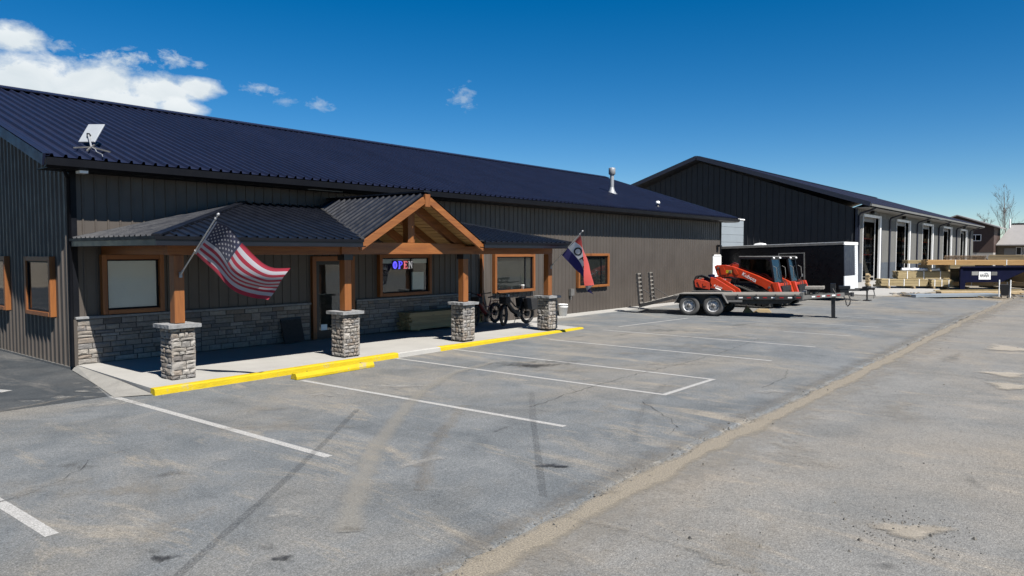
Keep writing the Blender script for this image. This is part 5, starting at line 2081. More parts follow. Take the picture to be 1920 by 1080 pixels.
# ------------------------------------------------------------------ tracked loaders
def build_loader():
    t = thing('track_loader', 'orange track loader with black cab, nearer of the two behind the trailer', 'loader', (33.14, 12.83, 0), (0, 0, R(-88)), group='orange track loaders behind the flatbed trailer')
    # rubber tracks
    for s in (-1, 1):
        loop = [(-.95, .10), (.80, .04), (1.02, .10), (1.10, .26), (1.0, .42), (.48, .68), (-.40, .985), (-.62, 1.0), (-.85, .90), (-1.18, .48), (-1.22, .30), (-1.12, .16)]
        mb = MB()
        pts = []
        n = len(loop)
        for i in range(n):
            p, q = loop[i], loop[(i + 1) % n]
            k = max(1, int(math.hypot(q[0] - p[0], q[1] - p[1]) / .09))
            for j in range(k):
                pts.append((lerp(p[0], q[0], j / k), lerp(p[1], q[1], j / k)))
        cx, cz = 0.0, .45
        vs, fs = [], []
        y0, y1 = s * .55, s * .96
        for (x, z) in pts:
            d = V((x - cx, 0, z - cz)).normalized() * .055
            vs += [(x, y0, z), (x, y1, z), (x - d.x, y0, z - d.z), (x - d.x, y1, z - d.z)]
        m = len(pts)
        for i in range(m):
            j = (i + 1) % m
            a, b = 4 * i, 4 * j
            fs += [(a, b, b + 1, a + 1), (a + 2, a + 3, b + 3, b + 2), (a, a + 2, b + 2, b), (a + 1, b + 1, b + 3, a + 3)]
        mb.add(vs, fs)
        o = mb.build('track', 'track', t, local=True)
        mb = MB()
        for i in range(0, m):
            x, z = pts[i]
            j = (i + 1) % m
            tx = V((pts[j][0] - x, 0, pts[j][1] - z)).normalized()
            nn = V((tx.z, 0, -tx.x))
            if nn.dot(V((x - cx, 0, z - cz))) < 0:
                nn = -nn
            c = V((x, (y0 + y1) / 2, z)) + nn * .012
            mb.bar(c - V((0, .19, 0)), c + V((0, .19, 0)), .045, .03, up=nn)
        mb.build('track_lug', 'track', o, local=True)
        mb = MB()
        for (x, z, r) in ((-.92, .36, .20), (.82, .28, .20), (-.50, .20, .12), (-.14, .19, .12), (.22, .18, .12), (.54, .18, .10), (-.50, .74, .16)):
            mb.cyl((x, s * .62, z), (x, s * .92, z), r, n=16)
        mb.build('track_roller', 'black', o, local=True)
    # lower body
    mb = MB()
    mb.prism([(-1.25, -.54, .35), (1.0, -.54, .30), (1.05, -.54, .62), (.2, -.54, 1.0), (-.3, -.54, 1.3), (-1.35, -.54, 1.3), (-1.45, -.54, 1.0)], (0, 1.08, 0))
    mb.build('body', 'black', t, local=True, bevel=.02)
    mb = MB()
    mb.prism([(-1.52, -.60, 1.05), (-.75, -.60, 1.02), (-.62, -.60, 1.30), (-1.0, -.60, 1.40), (-1.55, -.60, 1.40)], (0, 1.2, 0))
    mb.build('engine_hood', 'black', t, local=True, bevel=.02)
    for s in (-1, 1):
        mb = MB()
        mb.prism([(-1.50, s * .97, 1.38), (-.72, s * .97, 1.29), (-.86, s * .97, 1.04), (-1.26, s * .97, 1.08)], (0, -s * .03, 0))
        mb.build('side_panel', 'orange_dusty', t, local=True)
    text('lettering', 'SVL', .155, 'lettering', t, (-1.20, -.974, 1.205), (R(90), R(6), 0), .002, shear=.2)
    text('lettering', '97-2', .13, 'lettering', t, (-1.02, -.974, 1.075), (R(90), R(6), 0), .002, shear=.2)
    # cab
    cw = .56
    mb = MB()
    P = [(-.50, 2.24), (-.44, 2.30), (.84, 2.30), (.92, 2.22), (1.10, 1.10), (-.56, 1.10)]
    def strip(a, b, w=.07):
        for s in (-1, 1):
            mb.bar((a[0], s * (cw - .03), a[1]), (b[0], s * (cw - .03), b[1]), .06, w, up=(0, s, 0) if False else (0, 0, 1) if abs(b[0] - a[0]) > .3 else (1, 0, 0))
    strip((-.48, 2.24), (-.54, 1.10), .10)
    strip((.90, 2.22), (1.09, 1.12), .09)
    strip((-.48, 2.25), (.90, 2.25), .08)
    strip((-.56, 1.15), (1.09, 1.15), .09)
    mb.bar((.90, -cw, 2.22), (.90, cw, 2.22), .08, .08)
    mb.bar((1.08, -cw, 1.14), (1.08, cw, 1.14), .08, .08)
    o = mb.build('cab', 'black', t, local=True)
    mb = MB()
    mb.box(-.54, .99, -cw - .015, cw + .015, 2.285, 2.345, ch=.02)
    mb.build('roof', 'steel_grey', o, local=True)
    for s in (-1, 1):
        mb = MB()
        mb.prism([(-.46, s * cw, 2.21), (.86, s * cw, 2.21), (1.04, s * cw, 1.19), (-.51, s * cw, 1.19)], (0, -s * .01, 0))
        mb.build('side_glass', 'glass_black', o, local=True)
        mb = MB()
        mb.lathe([(0, .0), (.045, .0), (.05, .04), (.03, .08), (0, .08)], (.98, s * .44, 2.26), axis=(1, 0, 0), n=12)
        mb.build('work_lamp', 'lettering', o, local=True)
    mb = MB()
    mb.prism([(.93, -cw + .06, 2.18), (1.105, -cw + .06, 1.18), (1.115, -cw + .06, 1.18), (.94, -cw + .06, 2.18)], (0, 2 * cw - .12, 0))
    mb.build('windscreen', 'glass_cab', o, local=True)
    mb = MB()
    mb.box(-.45, -.10, -.25, .25, 1.05, 1.25)
    mb.box(-.50, -.38, -.25, .25, 1.25, 1.85)
    mb.build('seat', 'black_soft', o, local=True, bevel=.03)
    mb = MB()
    mb.box(-.50, -.49, -.5, .5, 1.2, 2.2)
    mb.build('rear_glass', 'glass_black', o, local=True)
    # lift arms
    AP = [(-1.57, 1.86), (-1.45, 1.93), (-1.03, 1.93), (-.67, 1.86), (-.50, 1.81), (.46, 1.47), (1.13, 1.17), (1.37, 1.18), (1.56, .62), (1.20, .60), (1.02, .74), (.66, .98), (-.14, 1.31), (-.72, 1.40), (-1.30, 1.38), (-1.42, 1.45)]
    for s in (-1, 1):
        mb = MB()
        y = s * .74
        mb.prism([(x, y, z) for x, z in AP], (0, s * .19, 0))
        a = mb.build('lift_arm', 'orange', t, local=True, bevel=.018)
        for pl in ([(-1.30, 1.84), (-1.12, 1.84), (-.95, 1.50), (-1.22, 1.48)], [(-.66, 1.80), (-.55, 1.78), (-.40, 1.52), (-.50, 1.46), (-.62, 1.58)], [(1.12, 1.14), (1.30, 1.15), (1.42, .70), (1.28, .70)]):
            mb = MB()
            mb.prism([(x, s * .931, z) for x, z in pl], (0, s * .022, 0))
            mb.build('arm_plate', 'orange', a, local=True)
        mb = MB()
        for (x, z) in ((-1.38, 1.80), (-.80, 1.62), (1.30, .72), (1.0, .95)):
            mb.cyl((x, s * .925, z), (x, s * .965, z), .05, n=12)
        mb.build('pin', 'hub', a, local=True)
        mb = MB()
        mb.prism([(x, s * .935, z) for x, z in [(-1.0, 1.70), (-.72, 1.70), (-.72, 1.56), (-1.0, 1.56)]], (0, s * .004, 0))
        mb.build('warning_label', 'yellow', a, local=True)
        mb = MB()
        mb.cyl((-1.05, s * .68, 1.05), (.60, s * .68, 1.02), .05, n=12)
        mb.cyl((-.2, s * .68, 1.0), (.95, s * .68, .80), .032, n=10)
        mb.build('cylinder', 'black', t, local=True)
        mb = MB()
        mb.bar((-1.30, s * .70, 1.10), (-1.25, s * .70, 1.84), .08, .16)
        mb.build('lift_link', 'orange_dusty', t, local=True)
    text('lettering', 'Kubota', .245, 'lettering', t, (-.27, -.936, 1.485), (R(90), R(26.5), 0), .002)
    # front coupler between the arms
    mb = MB()
    mb.box(1.18, 1.34, -.72, .72, .98, 1.12)
    mb.build('cross_tube', 'orange_dusty', t, local=True, bevel=.02)
    mb = MB()
    mb.box(1.40, 1.50, -.62, .62, .22, .40)
    mb.box(1.40, 1.50, -.62, .62, .80, .92)
    mb.box(1.42, 1.48, -.66, .66, .24, 1.02)
    for s in (-1, 1):
        mb.box(1.38, 1.50, s * .5 - .06, s * .5 + .06, .40, .80)
        mb.cyl((1.25, s * .3, 1.02), (1.45, s * .3, .50), .035, n=10)
    mb.build('quick_coupler', 'black', t, local=True)
    mb = MB()
    for y in (-.22, .0, .14):
        mb.tube([(1.26, y, 1.10), (1.34, y + .05, 1.26), (1.45, y + .02, 1.1), (1.45, y, .85)], .018, 6)
    mb.build('hydraulic_hose', 'black_soft', t, local=True)
    mb = MB()
    for s in (-1, 1):
        mb.tube([(1.06, s * .62, 1.9), (1.20, s * .62, 1.82), (1.24, s * .62, 1.4), (1.14, s * .62, 1.2)], .014, 6)
    mb.build('grab_rail', 'steel_grey', t, local=True)
    mb = MB()
    mb.cyl((-.72, -.30, 1.40), (-.72, -.30, 1.78), .05, n=10)
    mb.build('exhaust', 'black', t, local=True)
    mb = MB()
    mb.tube([(-.98, -.62, 1.70), (-.86, -.64, 1.96), (-.70, -.62, 2.02), (-.56, -.58, 1.96)], .035, 8)
    mb.build('hose_guard', 'bike_red', t, local=True)
    return t


ld = build_loader()
ld2 = copy_tree(ld)
a_ = V((math.cos(R(-88)), math.sin(R(-88)), 0))
l_ = V((-a_.y, a_.x, 0))
ld2.location = V(ld.location) + l_ * 1.98 + a_ * 0.14
ld2['label'] = 'orange track loader half hidden beyond the first, beside the black trailer'


def build_mini():
    t = thing('mini_loader', 'low orange stand-on loader with looped black hoses behind the fenders', 'mini loader', (29.74, 13.59, 0), (0, 0, R(-80)))
    for s in (-1, 1):
        mb = MB()
        mb.prism([(-.55, s * .28, .10), (.65, s * .28, .06), (.85, s * .28, .22), (.7, s * .28, .42), (-.2, s * .28, .55), (-.5, s * .28, .45), (-.65, s * .28, .25)], (0, .22 * s, 0))
        mb.build('track', 'track', t, local=True, bevel=.02)
    mb = MB()
    mb.prism([(-.50, -.28, .35), (.75, -.28, .35), (.80, -.28, .75), (.3, -.28, .95), (-.45, -.28, 1.0)], (0, .56, 0))
    mb.build('body', 'black', t, local=True, bevel=.03)
    for s in (-1, 1):
        mb = MB()
        y = s * .40
        mb.prism([(x, y, z) for x, z in [(.26, 1.46), (.46, 1.42), (1.28, .93), (1.42, .55), (1.25, .55), (1.10, .84), (.34, 1.06), (.26, 1.2)]], (0, s * .12, 0))
        mb.build('lift_arm', 'orange', t, local=True, bevel=.015)
        mb = MB()
        mb.prism([(x, y, z) for x, z in [(-.44, 1.30), (-.36, 1.37), (.02, 1.30), (.24, 1.22), (.22, .92), (-.18, .98), (-.40, 1.02)]], (0, s * .10, 0))
        mb.build('rear_arm', 'orange_dusty', t, local=True, bevel=.015)
        for pl in ([(-.30, 1.28), (-.22, 1.28), (-.10, 1.02), (-.18, 1.02)], [(-.05, 1.22), (.10, 1.22), (.10, 1.08), (-.05, 1.08)]):
            mb = MB()
            mb.prism([(x, s * .515, z) for x, z in pl], (0, s * .014, 0))
            mb.build('arm_plate', 'orange', t, local=True)
    text('lettering', 'Kubota', .125, 'lettering', t, (.40, -.525, 1.075), (R(90), R(16), 0), .002)
    mb = MB()
    mb.tube([(-.43, -.44, .85), (-.47, -.45, 1.25), (-.38, -.45, 1.46), (-.12, -.44, 1.54), (.12, -.42, 1.46), (.30, -.38, 1.36)], .04, 8)
    mb.tube([(-.40, -.38, .9), (-.42, -.38, 1.3), (-.25, -.38, 1.48), (.05, -.36, 1.44), (.28, -.34, 1.4)], .03, 8)
    mb.build('hydraulic_hose', 'black_soft', t, local=True)
    mb = MB()
    mb.box(-.05, .28, -.42, .42, 1.32, 1.45)
    mb.box(.10, .25, -.3, .3, 1.45, 1.56)
    mb.build('control_tower', 'navy', t, local=True, bevel=.02)
    mb = MB()
    mb.box(-.9, -.5, -.3, .3, .25, .30)
    mb.build('step', 'black', t, local=True)


build_mini()


# ------------------------------------------------------------------ enclosed trailer
def build_enclosed():
    t = thing('cargo_trailer', 'black enclosed cargo trailer with silver nose and side door', 'cargo trailer', (39.6, 10.6, 0), (0, R(-1.75), R(-90)))
    Wd, L = 2.5, 8.6
    z0, z1 = .48, 3.02
    mb = MB()
    mb.box(-L, -.02, 0.02, Wd - .02, z0, z1)
    mb.build('box_body', 'trailer_black', t, local=True)
    # skin panels of the near side, seams between
    n = 7
    for k in range(n):
        xa, xb = -L + k * L / n, -L + (k + 1) * L / n - .012
        mb = MB()
        mb.box(xa, xb, -.012, .018, z0 + .1, z1 - .10)
        mb.build('side_panel', 'trailer_black', t, local=True)
    mb = MB()
    mb.box(-L - .02, .0, -.03, .05, z1 - .095, z1 + .03)
    mb.box(-L - .02, .0, Wd - .05, Wd + .03, z1 - .095, z1 + .03)
    mb.build('roof_rail', 'steel_grey', t, local=True)
    mb = MB()
    mb.box(-L - .02, .0, -.025, .03, z0 - .05, z0 + .095)
    mb.build('bottom_rail', 'trailer_black', t, local=True)
    mb = MB()
    mb.box(-L + .05, -.05, .06, Wd - .06, z1 + .0, z1 + .05)
    mb.build('roof', 'white', t, local=True)
    # nose: navy sheet, silver corner and top, tread plate below
    mb = MB()
    mb.box(-.018, .012, .03, Wd - .55, 1.31, z1 - .11)
    mb.build('nose_panel', 'trailer_navy', t, local=True)
    mb = MB()
    mb.box(-.018, .03, Wd - .545, Wd + .02, 1.31, z1 - .11)
    mb.build('nose_corner', 'alu', t, local=True)
    mb = MB()
    mb.box(-.03, .045, -.03, Wd + .03, z1 - .105, z1 + .045)
    mb.build('nose_cap', 'white', t, local=True)
    mb = MB()
    mb.box(-.018, .025, -.01, Wd + .02, z0 - .02, 1.30)
    mb.build('stone_guard', 'alu', t, local=True)
    mb = MB()
    for k in range(12):
        mb.cyl((.03, Wd - .5, 1.4 + k * .12), (.042, Wd - .5, 1.4 + k * .12), .02, n=6)
    mb.build('rivet', 'galv', t, local=True)
    # side door
    x0, x1 = -3.35, -1.95
    mb = MB()
    mb.box(x0 + .06, x1 - .06, -.035, -.014, z0 + .12, 2.52)
    d = mb.build('door', 'trailer_black', t, local=True)
    mb = MB()
    f = .06
    mb.box(x0, x0 + f, -.045, -.013, z0 + .06, 2.58)
    mb.box(x1 - f, x1, -.045, -.013, z0 + .06, 2.58)
    mb.box(x0 + f, x1 - f, -.045, -.013, 2.525, 2.58)
    mb.build('door_frame', 'steel_grey', d, local=True)
    mb = MB()
    mb.box(x1 - .18, x1 - .10, -.06, -.036, 1.3, 1.45)
    mb.build('handle', 'galv', d, local=True)
    # roof vent
    mb = MB()
    mb.prism([(-4.9, .35, z1 + .03), (-4.3, .35, z1 + .03), (-4.35, .35, z1 + .13), (-4.55, .35, z1 + .17), (-4.8, .35, z1 + .13)], (0, .55, 0))
    mb.build('roof_vent', 'white', t, local=True, bevel=.03)
    for x in (-4.7, -3.8):
        wheel_on(t, (x, .15, .36), .36, .22, -1, 'rim', 'tyre')
        wheel_on(t, (x, Wd - .15, .36), .36, .22, 1, 'rim', 'tyre')
    # tongue with jack and blocks
    for s in (-1, 1):
        mb = MB()
        mb.bar((.02, Wd / 2 + s * .7, .56), (.82, Wd / 2 + s * .08, .56), .08, .12)
        mb.build('tongue_beam', 'steel_dark', t, local=True)
    mb = MB()
    mb.bar((.7, Wd / 2, .60), (1.15, Wd / 2, .60), .14, .10)
    mb.bar((.78, Wd / 2 - .45, .68), (.78, Wd / 2 + .35, .68), .25, .10)
    mb.build('coupler', 'black', t, local=True)
    mb = MB()
    mb.cyl((.78, Wd / 2, .02), (.78, Wd / 2, 1.0), .045, n=10)
    mb.build('jack', 'steel_dark', t, local=True)
    mb = MB()
    mb.tube([(1.05, Wd / 2 + .2, .56), (1.08, Wd / 2 + .24, .3), (1.05, Wd / 2 + .2, .1)], .03, 6)
    mb.build('chain', 'steel_grey', t, local=True)
    # blocks carrying and topping the tongue
    t2 = thing('jack_block', 'small dark block under the cargo trailer jack', 'block', (40.85, 9.82, 0))
    mb = MB()
    mb.box(40.65, 41.08, 9.66, 9.98, 0.002, .05)
    mb.build('base', 'black_soft', t2)
    t3 = thing('wood_offcuts', 'pale wooden offcuts piled on the cargo trailer tongue', 'offcuts', (40.85, 9.85, .8))
    rnd = random.Random(2)
    for k in range(7):
        mb = MB()
        z = .78 + k * .085
        x = 40.86 + rnd.uniform(-.06, .08) - .02
        w = rnd.uniform(.10, .2)
        mb.box(x - w, x + w, 9.74 + rnd.uniform(-.03, .03), 9.90, z, z + .08)
        mb.build('block', 'pine_x', t3)


build_enclosed()


# ------------------------------------------------------------------ pale wall in the gap
def gap_wall():
    t = thing('link_wall', 'pale blue grey panelled wall in the gap between both buildings', 'wall', (45, 21.5, 0))
    for k in range(9):
        mb = MB()
        mb.box(44.0, 52.0, 21.0, 21.4, .02 + k * .54, .02 + k * .54 + .525)
        mb.build('wall_panel', 'pale', t)
    mb = MB()
    mb.box(43.9, 52.1, 20.95, 21.45, 4.88, 4.97)
    mb.build('coping', 'white', t)


gap_wall()

# ------------------------------------------------------------------ far building with five doors
BX0, BX1, BYW = 64.0, 128.0, 16.3
DOORS = [(65.9, 71.1), (78.1, 83.4), (90.5, 95.7), (103.1, 108.2), (116.0, 120.7)]


def build_shop():
    t = thing('shop_building', 'far black gabled metal building with row of tall doorways', 'building', (BX0, BYW, 0))
    EZ = 6.15
    RY, RZ = 30.1, 11.0
    BY = 2 * RY - BYW
    mb = MB()
    # gable wall slab and back wall
    mb.prism([(BX0 + .02, BYW + .3, 0), (BX0 + .02, BY, 0), (BX0 + .02, BY, EZ), (BX0 + .02, RY, RZ - .05), (BX0 + .02, BYW + .3, EZ)], (.25, 0, 0))
    mb.build('end_wall', 'siding_dark', t)
    mb = MB()
    mb.prism([(BX1 - .3, BYW + .3, 0), (BX1 - .3, BY, 0), (BX1 - .3, BY, EZ), (BX1 - .3, RY, RZ - .05), (BX1 - .3, BYW + .3, EZ)], (.28, 0, 0))
    mb.build('end_wall', 'siding_dark', t)
    mb = MB()
    mb.box(BX0 + .3, BX1 - .3, 27.5, 27.8, 0, 8.5)
    mb.build('inner_wall', 'interior', t)
    mb = MB()
    mb.box(BX0 + .3, BX1 - .3, BYW, 27.5, 0.0, 0.045)
    mb.build('floor', 'concrete_old', t)
    panels(t, 'siding_panel', 'siding_dark', [(BX0, BY, 0.02), (BX0, BYW + .12, 0.02), (BX0, BYW + .12, EZ), (BX0, RY, RZ - .05), (BX0, BY, EZ)], (0, -1, 0), (-1, 0, 0), width=1.1, pitch=.55, rh=.05, rw=.10)
    # front wall piers between the doors
    xs = [BX0] + [v for d in DOORS for v in d] + [BX1]
    dt = 5.55
    for k in range(0, len(xs), 2):
        a, b = xs[k], xs[k + 1]
        mb = MB()
        mb.box(a, b, BYW + .012, BYW + .25, 0, dt)
        mb.build('pier_core', 'siding2', t)
        a0 = a + (1.1 if k > 0 else 0)
        panels(t, 'siding_panel', 'siding2', [(a0, BYW, 1.62), (b, BYW, 1.62), (b, BYW, dt), (a0, BYW, dt)], (1, 0, 0), (0, -1, 0), rh=.03, rw=.08)
        panels(t, 'wainscot_panel', 'wains2', [(a0, BYW - .002, .04), (b, BYW - .002, .04), (b, BYW - .002, 1.62), (a0, BYW - .002, 1.62)], (1, 0, 0), (0, -1, 0), rh=.03, rw=.08)
        if k > 0:
            mb = MB()
            mb.box(a + .36, a + 1.1, BYW - .05, BYW + .01, .04, dt + .05)
            mb.build('door_side_panel', 'navy_trim', t)
    mb = MB()
    mb.box(BX0, BX1, BYW + .012, BYW + .25, dt, EZ)
    mb.build('header', 'siding2', t)
    panels(t, 'header_panel', 'siding2', [(BX0, BYW, dt + .002), (BX1, BYW, dt + .002), (BX1, BYW, EZ - .05), (BX0, BYW, EZ - .05)], (1, 0, 0), (0, -1, 0), width=2.032, pitch=.508, rh=.03, rw=.08)
    # door frames, tracks and rolled-up door edges
    for (a, b) in DOORS:
        mb = MB()
        mb.box(a - .06, a, BYW - .05, BYW + .30, .04, dt + .22)
        mb.box(b, b + .35, BYW - .16, BYW + .32, .04, dt + .22)
        mb.box(a, b, BYW - .10, BYW + .30, dt, dt + .22)
        mb.build('door_frame', 'white', t)
        mb = MB()
        mb.box(a + .02, b - .02, BYW + .32, BYW + .38, dt - .35, dt)
        mb.build('raised_door', 'soffit2', t)
        mb = MB()
        mb.box((a + b) / 2 - .35, (a + b) / 2 + .35, BYW - .35, BYW - .035, dt + .32, dt + .58)
        mb.build('wall_lamp', 'black', t)
    mb = MB()
    mb.box(BX0 - .03, BX0 + .18, BYW - .05, BYW + .12, 0, EZ)
    mb.build('corner_trim', 'navy_trim', t)
    # roof
    s = 0.3285
    ey = BYW - 1.2
    ez = 6.47
    rz = ez + s * (RY - ey)
    ox0, ox1 = BX0 - .9, BX1 + .9
    panels(t, 'roof_panel', 'roof', [(ox0, ey, ez), (ox1, ey, ez), (ox1, RY, rz), (ox0, RY, rz)], (1, 0, 0), (0, -s, 1), width=1.83, pitch=.61, rh=.04, rw=.12)
    mb = MB()
    mb.prism([(ox0 + .02, ey + .03, ez - .02), (ox0 + .02, RY, rz - .02), (ox0 + .02, 2 * RY - ey, ez - .02), (ox0 + .02, 2 * RY - ey, ez - .2), (ox0 + .02, RY, rz - .2), (ox0 + .02, ey + .03, ez - .2)], (ox1 - ox0 - .04, 0, 0))
    mb.build('roof', 'navy_trim', t)
    mb = MB()
    for sg in (1, -1):
        y0 = ey if sg == 1 else 2 * RY - ey
        mb.bar((ox0 - .02, y0, ez - .08), (ox0 - .02, RY, rz - .08), .07, .36, up=(0, -s * sg, 1))
    mb.build('rake_trim', 'navy_trim', t)
    mb = MB()
    mb.bar((ox0, RY, rz + .02), (ox1, RY, rz + .02), .6, .05)
    mb.build('ridge_cap', 'roof', t)
    mb = MB()
    mb.box(ox0 + .05, ox1 - .05, ey + .06, BYW + .02, EZ - .012, EZ + .02)
    mb.build('soffit', 'soffit2', t)
    mb = MB()
    mb.box(ox0, ox1, ey - .12, ey + .03, ez - .22, ez - .05)
    mb.build('gutter', 'siding2', t)
    for k in range(0, len(xs), 2):
        a, b = xs[k], xs[k + 1]
        x = (a + b) / 2 + .3 if 0 < k < 10 else (a + .2 if k == 0 else a + 3.4)
        mb = MB()
        mb.tube([(x + .6, ey - .05, ez - .28), (x + .5, ey + .25, ez - .45), (x, BYW - .2, ez - .75), (x, BYW - .12, ez - .95), (x, BYW - .12, .1)], .085, 8)
        mb.build('downspout', 'navy_trim', t)


build_shop()


def build_racks():
    labels = ['lumber rack inside the first tall doorway of the far building', 'lumber rack inside the second tall doorway', 'lumber rack inside the third tall doorway',
              'lumber rack inside the fourth tall doorway', 'lumber rack inside the fifth tall doorway']
    base = None
    for k, (a, b) in enumerate(DOORS):
        if base is None:
            t = thing('storage_rack', labels[0], 'rack', (a, 20.0, 0.045), group='lumber racks inside the far building')
            base = t
            for x in (0.2, 2.6, 5.0, 7.4):
                mb = MB()
                mb.box(x, x + .14, 0, .14, 0, 5.2)
                mb.box(x, x + .14, 1.3, 1.44, 0, 5.2)
                mb.build('upright', 'steel_grey', t, local=True)
            for z in (.5, 1.35, 2.2, 3.05, 3.9):
                mb = MB()
                mb.box(0.15, 7.6, -.03, .10, z, z + .12)
                mb.build('shelf_beam', 'orange_dusty' if z in (2.2, 3.9) else 'steel_grey', t, local=True)
                mb = MB()
                rnd = random.Random(int(z * 10))
                x = .3
                while x < 7:
                    w = rnd.uniform(.8, 2.4)
                    h = rnd.uniform(.15, .55)
                    mb.box(x, min(x + w, 7.4), .02 + rnd.uniform(0, .3), 1.3, z + .125, z + .125 + h)
                    x += w + rnd.uniform(.05, .5)
                mb.build('stock', rnd.choice(['pine_x', 'treated_x', 'steel_grey', 'soffit2']), t, local=True)
            for z in (0,):
                mb = MB()
                for q in range(5):
                    mb.bar((2.0 + q * .3, -.9, .02), (2.6 + q * .32, -.05, 3.0 - q * .2), .10, .04)
                mb.build('leaning_board', 'pine_z', t, local=True)
        else:
            c = copy_tree(base)
            c.location = (a + .1 * k, 20.0 + .3 * k, 0.045)
            c['label'] = labels[k]
    t = thing('wrapped_pallet', 'white wrapped pallet load standing in the fifth doorway', 'pallet', (119.6, 17.2, .045))
    mb = MB()
    mb.box(118.9, 120.3, 16.8, 17.9, .2, 2.1)
    mb.build('load', 'plastic', t, bevel=.08)
    mb = MB()
    for y in (16.8, 17.3, 17.8):
        mb.box(118.9, 120.3, y, y + .1, .048, .2)
    mb.build('pallet_runner', 'pine_x', t)


build_racks()


# ------------------------------------------------------------------ lumber yard on the right
def bundle(name, label, x0, x1, y0, y1, z0, z1, m, nx, nz, axis='y', strap=True, group='lumber bundles in the yard', seed=1):
    """bundle of boards; boards run along `axis`"""
    rnd = random.Random(seed)
    t = thing(name, label, 'lumber', ((x0 + x1) / 2, (y0 + y1) / 2, z0), group=group)
    h = (z1 - z0) / nz
    if axis == 'y':
        w = (x1 - x0) / nx
        for k in range(nz):
            for i in range(nx):
                mb = MB()
                e0, e1 = rnd.uniform(-.05, .05), rnd.uniform(-.05, .05)
                j = rnd.uniform(-.008, .008)
                mb.box(x0 + i * w + .005 + j, x0 + (i + 1) * w - .005 + j, y0 + e0, y1 + e1, z0 + k * h + .003, z0 + (k + 1) * h - .004)
                mb.build('board', m, t)
    if strap:
        for f in (.18, .5, .82):
            y = lerp(y0, y1, f)
            mb = MB()
            e = .012
            mb.box(x0 - e, x0 - e + .006, y, y + .05, z0, z1 + e)
            mb.box(x0 - e, x1 + e, y, y + .05, z1 + e - .006, z1 + e)
            mb.build('strap', 'lettering', t)
    return t


